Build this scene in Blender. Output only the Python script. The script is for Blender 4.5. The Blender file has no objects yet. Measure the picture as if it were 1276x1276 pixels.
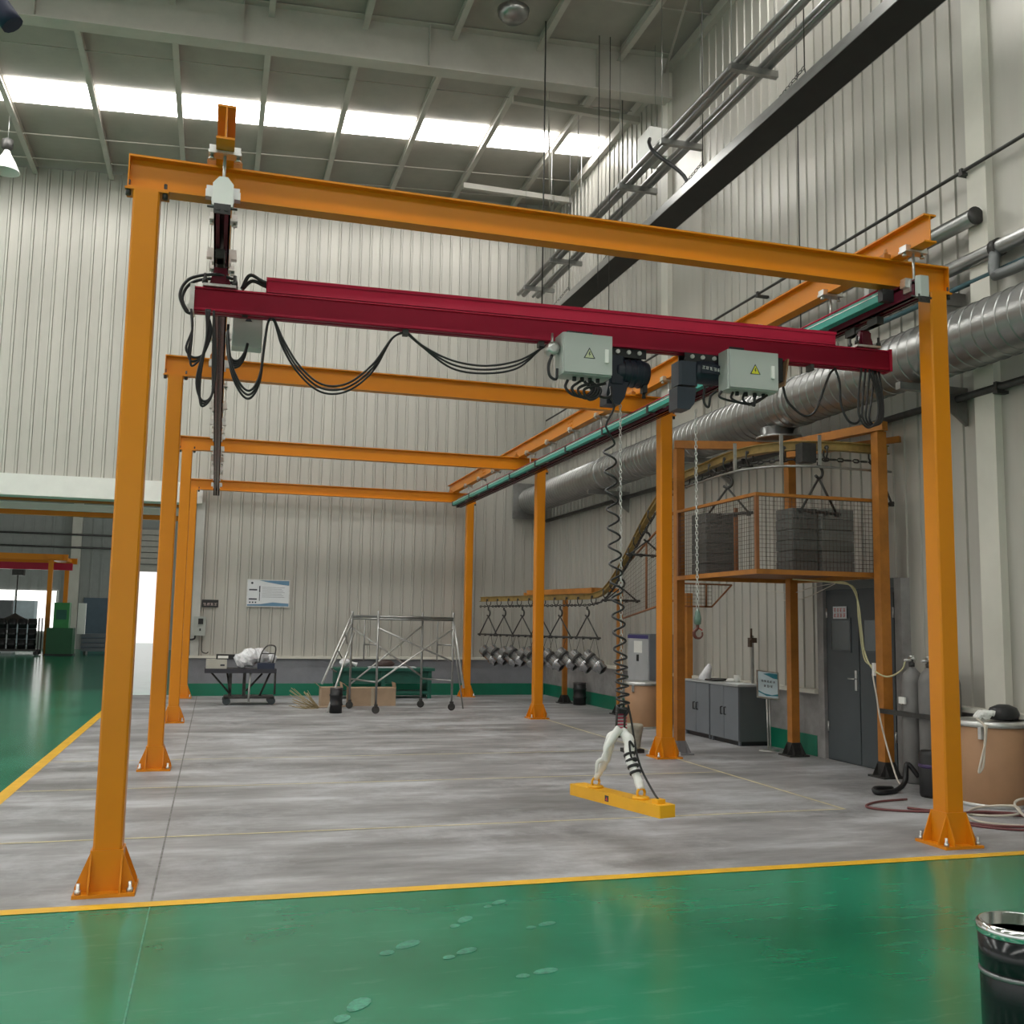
import bpy, bmesh, math, random
from mathutils import Vector, Matrix
random.seed(7)
scene = bpy.context.scene
COL = scene.collection
R = math.radians

# ------------------------------------------------------------------ camera
cam_d = bpy.data.cameras.new('camera'); cam = bpy.data.objects.new('camera', cam_d); COL.objects.link(cam)
F_PX, YAW, PITCH, ROLL = 1248.34, R(16.387), R(6.411), R(0.954)
fw = Vector((math.sin(YAW)*math.cos(PITCH), math.cos(YAW)*math.cos(PITCH), math.sin(PITCH)))
rt = Vector((math.cos(YAW), -math.sin(YAW), 0)); up = rt.cross(fw)
r2 = rt*math.cos(ROLL)+up*math.sin(ROLL); u2 = -rt*math.sin(ROLL)+up*math.cos(ROLL)
M3 = Matrix((r2, u2, -fw)).transposed().to_4x4(); M3.translation = (0, 0, 1.6)
cam.matrix_world = M3
cam_d.sensor_width = 36; cam_d.lens = 36*F_PX/1276; cam_d.clip_end = 300; cam_d.clip_start = .05
scene.camera = cam
# ------------------------------------------------------------------ world, exposure
w = bpy.data.worlds.new('world'); scene.world = w; w.use_nodes = True
w.node_tree.nodes['Background'].inputs[0].default_value = (1.0, .99, .97, 1)
w.node_tree.nodes['Background'].inputs[1].default_value = 1.25
scene.view_settings.view_transform = 'Standard'; scene.view_settings.look = 'None'
scene.view_settings.gamma = 1; scene.view_settings.use_curve_mapping = False
scene.view_settings.exposure = -0.15
SKYLIGHT = 17.0

# ------------------------------------------------------------------ materials
MATS = {}
def mat(name, col, rough=.5, metal=0., var=.08, vscale=3., bump=0., bscale=60., emit=0., spec=.5, stretch=(1, 1, 1), coat=0., col2=None):
    if name in MATS: return MATS[name]
    m = bpy.data.materials.new(name); m.use_nodes = True; nt = m.node_tree; b = nt.nodes['Principled BSDF']
    b.inputs['Roughness'].default_value = rough; b.inputs['Metallic'].default_value = metal
    b.inputs['Specular IOR Level'].default_value = spec; b.inputs['Coat Weight'].default_value = coat
    c1 = Vector(col)
    tc = nt.nodes.new('ShaderNodeTexCoord'); mp = nt.nodes.new('ShaderNodeMapping'); mp.inputs['Scale'].default_value = stretch
    nt.links.new(tc.outputs['Object'], mp.inputs[0])
    n = nt.nodes.new('ShaderNodeTexNoise'); n.inputs['Scale'].default_value = vscale; n.inputs['Detail'].default_value = 5
    n.inputs['Roughness'].default_value = .62
    nt.links.new(mp.outputs[0], n.inputs[0])
    cr = nt.nodes.new('ShaderNodeValToRGB'); nt.links.new(n.outputs[0], cr.inputs[0])
    a = c1*(1-var); z = c1*(1+var)
    if col2: z = Vector(col2)
    cr.color_ramp.elements[0].color = (*a, 1); cr.color_ramp.elements[1].color = (*[min(1, v) for v in z], 1)
    cr.color_ramp.elements[0].position = .3; cr.color_ramp.elements[1].position = .7
    nt.links.new(cr.outputs[0], b.inputs['Base Color'])
    if bump:
        n2 = nt.nodes.new('ShaderNodeTexNoise'); n2.inputs['Scale'].default_value = bscale
        nt.links.new(tc.outputs['Object'], n2.inputs[0])
        bp = nt.nodes.new('ShaderNodeBump'); bp.inputs['Strength'].default_value = bump; bp.inputs['Distance'].default_value = .01
        nt.links.new(n2.outputs[0], bp.inputs['Height']); nt.links.new(bp.outputs[0], b.inputs['Normal'])
    if emit:
        b.inputs['Emission Color'].default_value = (1, .985, .95, 1); b.inputs['Emission Strength'].default_value = emit
    MATS[name] = m; return m

ORANGE = mat('orange_paint', (.66, .225, .006), .34, var=.05, vscale=1.5, spec=.35)
ORANGE_OLD = mat('worn_orange_paint', (.40, .15, .02), .5, var=.2, vscale=5)
YELLOW = mat('yellow_paint', (.80, .40, .012), .4, var=.07)
CRIMSON = mat('crimson_paint', (.40, .008, .038), .36, var=.05, spec=.35)
MAROON = mat('maroon_paint', (.10, .008, .02), .25, var=.1)
TEAL = mat('teal_plastic', (.03, .32, .26), .35)
ZINC = mat('zinc_steel', (.62, .62, .60), .35, .9, var=.12, vscale=12)
GALV = mat('galvanised_steel', (.33, .33, .32), .30, .85, var=.15, vscale=6, stretch=(1, .3, 1))
DARKSTEEL = mat('dark_steel', (.06, .058, .055), .5, .5, var=.3, vscale=9)
BLACK = mat('black_rubber', (.012, .012, .013), .45)
NAVY = mat('navy_paint', (.012, .017, .032), .4)
WHITE = mat('white_paint', (.78, .78, .74), .45, var=.04)
BOXGREY = mat('enclosure_grey', (.42, .45, .42), .42, var=.03)
WARN = mat('warning_yellow', (.62, .60, .03), .5)
SHEET = mat('wall_sheet', (.47, .455, .41), .36, .25, var=.12, vscale=.7, stretch=(1.5, 1.5, .25))
SHEETB = mat('wall_core', (.5, .5, .47), .6)
COLUMN = mat('column_paint', (.63, .61, .54), .45, var=.07, vscale=1.2)
DADO = mat('dado_cement', (.21, .215, .235), .75, var=.14, vscale=2.2, bump=.2)
DADO_R = mat('dado_rough_cement', (.27, .26, .255), .8, var=.25, vscale=3, bump=.3)
GREENBAND = mat('green_band', (.005, .16, .09), .4, var=.1)
ROOFM = mat('roof_sheet', (.37, .35, .31), .6, var=.06)
STEELW = mat('roof_steel', (.50, .475, .43), .5, var=.06)
DOORG = mat('door_grey', (.06, .072, .078), .45, var=.08)
GLASSD = mat('dark_glass', (.035, .055, .055), .2, spec=.6)
CABG = mat('cabinet_grey', (.15, .165, .185), .42, var=.05)
CABD = mat('cabinet_side_grey', (.10, .115, .115), .45, var=.05)
KRAFT = mat('kraft_board', (.36, .20, .105), .65, var=.10, vscale=2)
CARD = mat('cardboard', (.42, .30, .20), .8, var=.12)
CLOTH = mat('white_cloth', (.80, .80, .77), .8, var=.08, bump=.6, bscale=30)
PLASTICW = mat('plastic_film', (.72, .72, .74), .22, var=.2, vscale=9, bump=.8, bscale=18)
CHROME = mat('machined_steel', (.62, .62, .63), .2, .95, var=.1)
GASGREY = mat('gas_cylinder_grey', (.16, .155, .15), .5, var=.15, vscale=4)
GREENM = mat('machine_green', (.03, .22, .06), .45, var=.15)
BENCHG = mat('bench_green', (.012, .10, .07), .5, var=.15)
RED = mat('red_print', (.50, .05, .04), .5)
INK = mat('dark_ink', (.03, .035, .05), .6)
BLUE = mat('blue_print', (.05, .14, .30), .5)
PALEBLUE = mat('pale_blue_print', (.62, .76, .82), .45, var=.1)
PAPER = mat('paper', (.66, .68, .70), .6, var=.03)
HOSEY = mat('pale_hose', (.55, .52, .30), .5)
HOSEW = mat('cream_hose', (.55, .50, .42), .5)
HOSER = mat('maroon_hose', (.16, .05, .05), .5)
STRAW = mat('straw', (.42, .33, .18), .8)
SKYM = mat('skylight_sheet', (.9, .9, .9), .5, emit=SKYLIGHT, var=0)
BRIGHT = mat('window_daylight', (.9, .9, .9), .5, emit=2.2, var=0)
LINEY = mat('floor_line_yellow', (.74, .42, .02), .45, var=.12, vscale=4)
LINET = mat('thin_line_yellow', (.62, .54, .30), .55, var=.25, vscale=6)
JOINT = mat('floor_joint', (.20, .20, .19), .8, var=.4, vscale=14)
PRINTM = mat('shoe_print', (.05, .27, .17), .35, var=.5, vscale=30)
BUCKET = mat('bucket_plaster', (.36, .35, .29), .85, var=.3, vscale=9, bump=.5)
COATED = mat('coated_panel_grey', (.10, .105, .10), .5, var=.1)

def floor_green():
    m = bpy.data.materials.new('green_epoxy'); m.use_nodes = True; nt = m.node_tree; b = nt.nodes['Principled BSDF']
    tc = nt.nodes.new('ShaderNodeTexCoord')
    n = nt.nodes.new('ShaderNodeTexNoise'); n.inputs['Scale'].default_value = .8; n.inputs['Detail'].default_value = 6
    nt.links.new(tc.outputs['Object'], n.inputs[0])
    cr = nt.nodes.new('ShaderNodeValToRGB'); nt.links.new(n.outputs[0], cr.inputs[0])
    cr.color_ramp.elements[0].color = (.008, .17, .085, 1); cr.color_ramp.elements[1].color = (.02, .235, .13, 1)
    cr.color_ramp.elements[0].position = .35; cr.color_ramp.elements[1].position = .68
    mp = nt.nodes.new('ShaderNodeMapping'); mp.inputs['Scale'].default_value = (.7, 3.2, 1); nt.links.new(tc.outputs['Object'], mp.inputs[0])
    n3 = nt.nodes.new('ShaderNodeTexNoise'); n3.inputs['Scale'].default_value = 2.4; n3.inputs['Detail'].default_value = 8; n3.inputs['Roughness'].default_value = .7
    nt.links.new(mp.outputs[0], n3.inputs[0])
    c3 = nt.nodes.new('ShaderNodeValToRGB'); nt.links.new(n3.outputs[0], c3.inputs[0])
    c3.color_ramp.elements[0].position = .56; c3.color_ramp.elements[1].position = .80
    c3.color_ramp.elements[1].color = (.34, .34, .34, 1)
    mx = nt.nodes.new('ShaderNodeMixRGB'); nt.links.new(c3.outputs[0], mx.inputs[0]); nt.links.new(cr.outputs[0], mx.inputs[1]); mx.inputs[2].default_value = (.16, .42, .30, 1)
    nt.links.new(mx.outputs[0], b.inputs['Base Color'])
    rr = nt.nodes.new('ShaderNodeMapRange'); nt.links.new(n3.outputs[0], rr.inputs[0]); rr.inputs[3].default_value = .10; rr.inputs[4].default_value = .26
    nt.links.new(rr.outputs[0], b.inputs['Roughness']); b.inputs['Specular IOR Level'].default_value = .5
    return m
def floor_conc():
    m = bpy.data.materials.new('worn_concrete'); m.use_nodes = True; nt = m.node_tree; b = nt.nodes['Principled BSDF']
    tc = nt.nodes.new('ShaderNodeTexCoord')
    mp = nt.nodes.new('ShaderNodeMapping'); mp.inputs['Scale'].default_value = (.45, 1.5, 1); nt.links.new(tc.outputs['Object'], mp.inputs[0])
    n = nt.nodes.new('ShaderNodeTexNoise'); n.inputs['Scale'].default_value = 1.1; n.inputs['Detail'].default_value = 9; n.inputs['Roughness'].default_value = .68
    nt.links.new(mp.outputs[0], n.inputs[0])
    cr = nt.nodes.new('ShaderNodeValToRGB'); nt.links.new(n.outputs[0], cr.inputs[0])
    e = cr.color_ramp.elements; e[0].color = (.15, .147, .145, 1); e[1].color = (.50, .51, .53, 1); e[0].position = .34; e[1].position = .70
    x = e.new(.52); x.color = (.285, .28, .283, 1)
    n4 = nt.nodes.new('ShaderNodeTexNoise'); n4.inputs['Scale'].default_value = .55; n4.inputs['Detail'].default_value = 10; n4.inputs['Roughness'].default_value = .72
    nt.links.new(tc.outputs['Object'], n4.inputs[0])
    c4 = nt.nodes.new('ShaderNodeValToRGB'); nt.links.new(n4.outputs[0], c4.inputs[0]); c4.color_ramp.elements[0].position = .50; c4.color_ramp.elements[1].position = .66
    c4.color_ramp.elements[1].color = (.6, .6, .6, 1)
    mx = nt.nodes.new('ShaderNodeMixRGB'); nt.links.new(c4.outputs[0], mx.inputs[0]); nt.links.new(cr.outputs[0], mx.inputs[1]); mx.inputs[2].default_value = (.56, .57, .60, 1)
    nt.links.new(mx.outputs[0], b.inputs['Base Color'])
    rr = nt.nodes.new('ShaderNodeMapRange'); nt.links.new(n.outputs[0], rr.inputs[0]); rr.inputs[3].default_value = .38; rr.inputs[4].default_value = .6
    nt.links.new(rr.outputs[0], b.inputs['Roughness'])
    return m
EPOXY, CONC = floor_green(), floor_conc()

# ------------------------------------------------------------------ helpers
def wloc(o):
    v = Vector((0, 0, 0))
    while o is not None: v += o.location; o = o.parent
    return v
def tag(o, label=None, cat=None, group=None, kind=None):
    if label: o['label'] = label
    if cat: o['category'] = cat
    if group: o['group'] = group
    if kind: o['kind'] = kind
    return o
def thing(name, label, cat, loc=(0, 0, 0), rz=0., group=None):
    o = bpy.data.objects.new(name, None); COL.objects.link(o); o.location = loc; o.rotation_euler.z = rz
    o.empty_display_size = .1
    return tag(o, label, cat, group)
def smooth(pts, n=6):
    P = [Vector(p) for p in pts]
    if len(P) < 3: return P
    out = []
    for i in range(len(P)-1):
        a = P[i-1] if i else P[0]*2-P[1]; b, c = P[i], P[i+1]; d = P[i+2] if i+2 < len(P) else P[-1]*2-P[-2]
        for k in range(n):
            t = k/n
            out.append(.5*((2*b)+(c-a)*t+(2*a-5*b+4*c-d)*t*t+(3*b-a-3*c+d)*t**3))
    out.append(P[-1]); return out
class MB:
    def __init__(s): s.bm = bmesh.new(); s.mats = []; s.cur = 0
    def m(s, material):
        if material not in s.mats: s.mats.append(material)
        s.cur = s.mats.index(material); return s
    def face(s, vs, sm=False):
        try: f = s.bm.faces.new(vs); f.material_index = s.cur; f.smooth = sm
        except ValueError: pass
    def box(s, x0, x1, y0, y1, z0, z1, M=None, bev=0.):
        x0, x1 = sorted((x0, x1)); y0, y1 = sorted((y0, y1)); z0, z1 = sorted((z0, z1))
        if bev:
            b = min(bev, (x1-x0)*.45, (y1-y0)*.45)
            pts = [(x0+b, y0), (x1-b, y0), (x1, y0+b), (x1, y1-b), (x1-b, y1), (x0+b, y1), (x0, y1-b), (x0, y0+b)]
        else: pts = [(x0, y0), (x1, y0), (x1, y1), (x0, y1)]
        lo = [Vector((x, y, z0)) for x, y in pts]; hi = [Vector((x, y, z1)) for x, y in pts]
        if M: lo = [M @ v for v in lo]; hi = [M @ v for v in hi]
        lo = [s.bm.verts.new(v) for v in lo]; hi = [s.bm.verts.new(v) for v in hi]; n = len(lo)
        s.face(lo[::-1]); s.face(hi)
        for i in range(n): s.face([lo[i], lo[(i+1) % n], hi[(i+1) % n], hi[i]])
        return s
    def prism(s, poly, axis, a, b):
        """poly in the two other axes (cyclic order), extruded from a to b on axis"""
        def P(u, v, t): return {'x': (t, u, v), 'y': (u, t, v), 'z': (u, v, t)}[axis]
        A = [s.bm.verts.new(P(u, v, a)) for u, v in poly]; B = [s.bm.verts.new(P(u, v, b)) for u, v in poly]; n = len(A)
        s.face(A[::-1]); s.face(B)
        for i in range(n): s.face([A[i], A[(i+1) % n], B[(i+1) % n], B[i]])
        return s
    def tube(s, pts, r, seg=6, sm=6, closed=False):
        P = smooth(pts, sm) if sm else [Vector(p) for p in pts]
        t0 = (P[1]-P[0]).normalized(); nrm = t0.orthogonal().normalized(); rings = []
        for i, p in enumerate(P):
            t = (P[min(i+1, len(P)-1)]-P[max(i-1, 0)])
            if t.length < 1e-9: t = t0
            t.normalize(); nrm = (nrm-t*nrm.dot(t))
            if nrm.length < 1e-6: nrm = t.orthogonal()
            nrm.normalize(); bn = t.cross(nrm); rr = r(i/(len(P)-1)) if callable(r) else r
            rings.append([s.bm.verts.new(p+(nrm*math.cos(2*math.pi*k/seg)+bn*math.sin(2*math.pi*k/seg))*rr) for k in range(seg)])
        for a, b in zip(rings, rings[1:]):
            for k in range(seg): s.face([a[k], a[(k+1) % seg], b[(k+1) % seg], b[k]], True)
        s.face(rings[0][::-1]); s.face(rings[-1]); return s
    def rod(s, a, b, r, seg=8): return s.tube([a, b], r, seg, 0)
    def lathe(s, prof, c, seg=24, M=None):
        rings = []
        for rad, z in prof:
            ring = []
            for k in range(seg):
                v = Vector((rad*math.cos(2*math.pi*k/seg), rad*math.sin(2*math.pi*k/seg), z))
                if M: v = M @ v
                ring.append(s.bm.verts.new(v+Vector(c)))
            rings.append(ring)
        for a, b in zip(rings, rings[1:]):
            for k in range(seg): s.face([a[k], a[(k+1) % seg], b[(k+1) % seg], b[k]], True)
        s.face(rings[0][::-1]); s.face(rings[-1]); return s
    def ibeam(s, axis, a, b, c, z0, z1, bw, tf=.014, tw=.01):
        f = (lambda u0, u1, zz0, zz1: s.box(a, b, c+u0, c+u1, zz0, zz1)) if axis == 'x' else (lambda u0, u1, zz0, zz1: s.box(c+u0, c+u1, a, b, zz0, zz1))
        f(-bw/2, bw/2, z0, z0+tf); f(-bw/2, bw/2, z1-tf, z1); f(-tw/2, tw/2, z0+tf, z1-tf); return s
    def bolt(s, x, y, z, r=.011, h=.03):
        return s.lathe([(r*1.7, z), (r*1.7, z+h*.4), (r, z+h*.4), (r, z+h)], (x, y, 0), 6)
    def build(s, name, material=None, parent=None, world=True, recenter=None):
        bmesh.ops.recalc_face_normals(s.bm, faces=s.bm.faces)
        me = bpy.data.meshes.new(name); s.bm.to_mesh(me); s.bm.free()
        if s.mats:
            for mm in s.mats: me.materials.append(mm)
        elif material: me.materials.append(material)
        o = bpy.data.objects.new(name, me); COL.objects.link(o)
        if parent is not None:
            o.parent = parent
            if world: me.transform(Matrix.Translation(-wloc(parent)))
        elif recenter is not False:
            xs = [v.co.x for v in me.vertices]; ys = [v.co.y for v in me.vertices]; zs = [v.co.z for v in me.vertices]
            c = Vector(((min(xs)+max(xs))/2, (min(ys)+max(ys))/2, min(zs))); me.transform(Matrix.Translation(-c)); o.location = c
        return o
def dup(o, parent=None, loc=None, rz=None):
    c = o.copy(); COL.objects.link(c)
    if parent is not None: c.parent = parent
    if loc is not None: c.location = loc
    if rz is not None: c.rotation_euler.z = rz
    return c
def copy_tree(o, parent=None, loc=None, rz=None):
    c = dup(o, parent, loc, rz)
    for ch in list(o.children): copy_tree(ch, c)
    return c
def glyphs(mb, n, o, ux, uz, size, gap=1.25, nrm=(0, -1, 0), seed=1):
    """n strokes-built characters on a flat face: o = lower left, ux / uz = unit directions"""
    rnd = random.Random(seed); o = Vector(o); ux = Vector(ux); uz = Vector(uz); nn = Vector(nrm)*.002
    def q(a0, a1, b0, b1):
        vs = [o+ux*a+uz*b+nn for a, b in ((a0, b0), (a1, b0), (a1, b1), (a0, b1))]
        mb.face([mb.bm.verts.new(v) for v in vs])
    for i in range(n):
        x = i*size*gap; t = size*.13
        for k in range(3):
            b = size*(.05+.38*k)+rnd.uniform(-.04, .04)*size; a0 = rnd.choice((0, .15))*size
            q(x+a0, x+size*rnd.choice((.85, 1)), b, b+t)
        for k in range(2):
            a = x+size*rnd.uniform(.1, .8); q(a, a+t, rnd.uniform(0, .2)*size, size*rnd.uniform(.75, 1))
def wiremesh(mb, o, u, v, nu, nv, r=.003):
    """nu x nv cells of wire spanning o + u, o + v"""
    o, u, v = Vector(o), Vector(u), Vector(v)
    for i in range(nu+1): mb.tube([o+u*i/nu, o+u*i/nu+v], r, 3, 0)
    for j in range(nv+1): mb.tube([o+v*j/nv, o+v*j/nv+u], r, 3, 0)
def chainlinks(mb, p0, p1, pitch=.028, r=.0038, wid=.0095):
    p0, p1 = Vector(p0), Vector(p1); L = (p1-p0).length; d = (p1-p0)/L; n = int(L/pitch)
    a = d.orthogonal().normalized(); b = d.cross(a)
    for i in range(n):
        c = p0+d*(i+.5)*L/n; s = a if i % 2 else b; h = pitch*.62
        pts = [c+d*(h*math.cos(t))+s*(wid*math.sin(t)) for t in [k*math.pi/4 for k in range(9)]]
        mb.tube(pts, r, 4, 0)

# ================================================================== THE SETTING
XW, YW = 7.5, 22.4                      # right wall plane, far wall plane
def roof_z(x): return 11.38+.06*x
# floor
mb = MB()
def quad(x0, x1, y0, y1, z=0.):
    mb.face([mb.bm.verts.new(p) for p in ((x0, y0, z), (x1, y0, z), (x1, y1, z), (x0, y1, z))])
mb.m(EPOXY)
quad(-18, 9, -10, 6.2); quad(-18, -1.74, 6.2, YW); quad(-18, 9, YW+.3, 70); quad(-18, -1.74, YW, YW+.3)
mb.m(CONC); quad(-1.74, 9, 6.2, YW); quad(-1.74, 9, YW, YW+.3)
floor = mb.build('floor', recenter=False); tag(floor, 'glossy green epoxy floor around a worn grey concrete bay', kind='structure')
def line(x0, x1, y0, y1, m, name='floor_line', z=.003):
    b = MB(); b.face([b.bm.verts.new(p) for p in ((x0, y0, z), (x1, y0, z), (x1, y1, z), (x0, y1, z))]); return b.build(name, m, floor)
line(-18, XW, 6.13, 6.235, LINEY); line(-1.79, -1.67, 6.235, YW, LINEY)
for y in (8.0, 10.3, 12.3): line(-1.67, 5.5, y, y+.025, LINET)
line(5.5, 5.53, 8.0, 17.0, LINET)
line(-.27, -.257, 6.24, YW, JOINT, 'floor_joint'); line(-.27, -.262, -6, 6.12, PRINTM, 'floor_joint')
# shoe prints on the green epoxy
for k, (x, y, a, sz) in enumerate([(.95, 5.1, .7, 1), (1.35, 5.45, .9, .8), (.62, 4.35, 1.0, 1), (1.22, 4.95, .6, .8), (1.62, 5.75, .7, .7), (1.75, 5.3, .4, .7), (-.5, 3.95, .8, .9), (1.5, 4.6, .3, .8)]):
    b = MB()
    for (cx, lx, wx) in ((.075, .085, .042), (-.085, .045, .032)):
        vs = []
        for t in range(12):
            an = 2*math.pi*t/12; px, py = (cx+lx*math.cos(an))*sz, wx*sz*math.sin(an)*(1+.15*math.cos(an))
            vs.append(b.bm.verts.new((x+px*math.cos(a)-py*math.sin(a), y+px*math.sin(a)+py*math.cos(a), .002)))
        b.face(vs)
    b.build('shoe_print', PRINTM, floor)

# corrugated sheet: one mesh 0.95 wide, unit high, shared by all panels
def sheet_mesh():
    b = MB(); prof = []
    for k in range(4):
        x = k*.2375
        prof += [(x, .012), (x+.172, .012), (x+.176, .002), (x+.184, .002), (x+.188, .030), (x+.2255, .030), (x+.2335, .002), (x+.2375-.0005, .012)]
    lo = [b.bm.verts.new((x, -d, 0)) for x, d in prof]; hi = [b.bm.verts.new((x, -d, 1)) for x, d in prof]
    for i in range(len(prof)-1): b.face([lo[i], lo[i+1], hi[i+1], hi[i]])
    me = bpy.data.meshes.new('panel'); b.bm.to_mesh(me); b.bm.free(); me.materials.append(SHEET); return me
SHEETME = sheet_mesh()
def panel(parent, loc, h, rz, sx=1):
    o = bpy.data.objects.new('panel', SHEETME); COL.objects.link(o); o.parent = parent
    o.location = Vector(loc)-wloc(parent); o.scale = (sx, 1, h); o.rotation_euler.z = rz
# far wall: closed right of x=-0.45, above 4.5 m over the bay opening
b = MB(); b.box(-.45, XW+.2, YW+.03, YW+.25, 0, 11.9); b.box(-18, -.45, YW+.03, YW+.25, 4.5, 10.2)
wf = b.build('wall_far', SHEETB, recenter=False); tag(wf, 'pale corrugated metal end wall over a grey cement dado', kind='structure')
x = -.45
while x < XW-.05:
    panel(wf, (x, YW+.03, .84), roof_z(x)-.84-.02, 0); x += .95
x = -.45-.95
while x > -18:
    panel(wf, (x, YW+.03, 4.5), roof_z(x)-4.5-.02, 0); x -= .95
b = MB(); b.box(-.45, XW, YW-.06, YW+.03, .26, .79); b.build('dado', DADO, wf)
b = MB(); b.box(-.47, XW, YW-.12, YW+.03, .79, .84); b.build('ledge', COLUMN, wf)
b = MB(); b.box(-18, -.35, YW-.12, YW+.35, 4.06, 4.5); b.build('lintel', WHITE, wf)
b = MB(); b.box(-.45, -.28, YW-.07, YW+.3, .84, 4.1); b.build('corner_flashing', SHEETB, wf)
bb = MB(); bb.box(-.45, XW, YW-.068, YW-.0601, .0, .26)
bf = bb.build('baseboard_far', GREENBAND, recenter=False); tag(bf, 'dark green painted band along the foot of the end wall', kind='structure')
b = MB(); b.box(-.45, XW, YW-.06, YW+.03, 0, .26); b.build('dado_foot', DADO, wf)
# right wall
b = MB(); b.box(XW+.03, XW+.25, -10, YW+.25, 0, 11.75)
wr = b.build('wall_right', SHEETB, recenter=False); tag(wr, 'tall corrugated metal side wall with a low cement dado', kind='structure')
for ya, yb, n, zb in ((YW, 11.25, 12, .84), (11.25, 9.6, 2, 2.2), (9.6, -9.4, 20, .84)):
    for q in range(n):
        panel(wr, (XW+.03, ya-(ya-yb)*q/n, zb), roof_z(XW)-zb-.02, -math.pi/2, (ya-yb)/n/.95)
for y0, y1 in ((11.25, YW-.06), (-10, 9.6)):
    b = MB(); b.box(XW-.06, XW+.03, y0, y1, 0, .79); b.build('dado', DADO_R, wr)
    b = MB(); b.box(XW-.14, XW+.03, y0+.02, y1, .79, .84); b.build('ledge', COLUMN, wr)
for y0, y1, n in ((11.35, YW-.07, 'baseboard_right'),):
    b = MB(); b.box(XW-.068, XW-.0601, y0, y1, 0, .26); o = b.build(n, GREENBAND, recenter=False)
    tag(o, 'dark green painted band along the foot of the side wall', kind='structure')
for yc in (8.2, 15.75, .6):
    b = MB(); b.box(XW-.12, XW+.03, yc-.13, yc+.14, .84, 11.6); b.build('column_flange', COLUMN, wr)
    b = MB(); b.box(XW-.03, XW+.03, yc-1.25, yc-.13, .84, 11.6); b.build('flat_panel', SHEET, wr)
# door
d1 = MB().box(XW-.05, XW+.03, 9.72, 11.12, 0, 2.1).build('door_1', DOORG, recenter=False)
tag(d1, 'dark grey steel double door with small windows beside the cabinets', kind='structure')
for y0, y1 in ((10.43, 11.07), (9.77, 10.41)):
    lf = MB().box(XW-.075, XW-.051, y0, y1, .02, 2.04).build('door_leaf', DOORG, d1)
    MB().box(XW-.082, XW-.076, y0+.17, y1-.10, 1.36, 1.72).build('pane', GLASSD, lf)
    b = MB()
    for a, c, e, f in ((y0+.14, y1-.07, 1.33, 1.36), (y0+.14, y1-.07, 1.72, 1.75), (y0+.14, y0+.17, 1.36, 1.72), (y1-.10, y1-.07, 1.36, 1.72)): b.box(XW-.085, XW-.076, a, c, e, f)
    b.build('window_bead', DOORG, lf)
    for z in (.35, 1.75): MB().rod((XW-.08, y1 if y0 > 10.42 else y0, z), (XW-.08, y1 if y0 > 10.42 else y0, z+.12), .012).build('hinge', ZINC, lf)
b = MB(); b.box(XW-.09, XW-.076, 10.46, 10.50, .88, 1.12); b.tube([(XW-.09, 10.48, 1.02), (XW-.13, 10.48, 1.02), (XW-.13, 10.58, 1.02)], .009); b.build('handle', ZINC, d1)
b = MB(); b.box(XW-.10, XW+.03, 11.12, 11.25, 0, 2.2); b.build('door_jamb', DADO_R, d1)
b = MB(); b.box(XW-.10, XW+.03, 9.6, 9.72, 0, 2.2); b.build('door_jamb', DADO_R, d1)
b = MB(); b.box(XW-.10, XW+.03, 9.72, 11.12, 2.1, 2.2); b.build('door_head', CABD, d1)
sg = MB().box(XW-.0895, XW-.0865, 10.64, 10.92, 1.74, 1.89).build('door_notice', PAPER); tag(sg, 'small red and white notice stuck on the grey door', 'sign')
b = MB(); glyphs(b, 4, (XW-.0895, 10.90, 1.82), (0, -1, 0), (0, 0, 1), .05, 1.25, (-1, 0, 0), 5); glyphs(b, 4, (XW-.0895, 10.90, 1.755), (0, -1, 0), (0, 0, 1), .05, 1.25, (-1, 0, 0), 6)
b.build('lettering', RED, sg)

b = MB(); b.box(-18.2, -18, -10, 70, 4.2, 10.3)  # unseen hall side, walled only high up to reduce ambient light
wl = b.build('wall_left', SHEETB, recenter=False); tag(wl, 'unseen upper left wall of the hall, added to cut ambient light, open below', kind='structure')
b = MB(); b.box(-18, XW+.25, -10.2, -10, 4.2, 11.9)  # unseen end behind the camera, part-height wall added to hold back world light
wb = b.build('wall_back', SHEETB, recenter=False); tag(wb, 'unseen upper wall behind the camera, added to cut ambient light, open below', kind='structure')
# ceiling: roof sheet + purlins + rafters + skylights
b = MB()
x0, x1 = -18, XW+.25
for ya, yb in ((-10, YW+.3), (YW+.3, 70)):
    vs = [(x0, ya, roof_z(x0)), (x1, ya, roof_z(x1)), (x1, yb, roof_z(x1)), (x0, yb, roof_z(x0))]
    lo = [b.bm.verts.new(v) for v in vs]; hi = [b.bm.verts.new((v[0], v[1], v[2]+.12)) for v in vs]
    b.face(lo[::-1]); b.face(hi)
    for i in range(4): b.face([lo[i], lo[(i+1) % 4], hi[(i+1) % 4], hi[i]])
ceil = b.build('ceiling', ROOFM, recenter=False); tag(ceil, 'grey sheet metal roof with purlins and skylight strips', kind='structure')
PX = [-2.57+1.5*k for k in range(-10, 7)]
for px in PX:
    b = MB(); z = roof_z(px)
    b.box(px-.05, px+.05, -10, YW, z-.2, z-.188); b.box(px-.006, px+.006, -10, YW, z-.19, z); b.box(px-.035, px+.035, -10, YW, z-.035, z-.02); b.build('purlin', STEELW, ceil)
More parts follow.
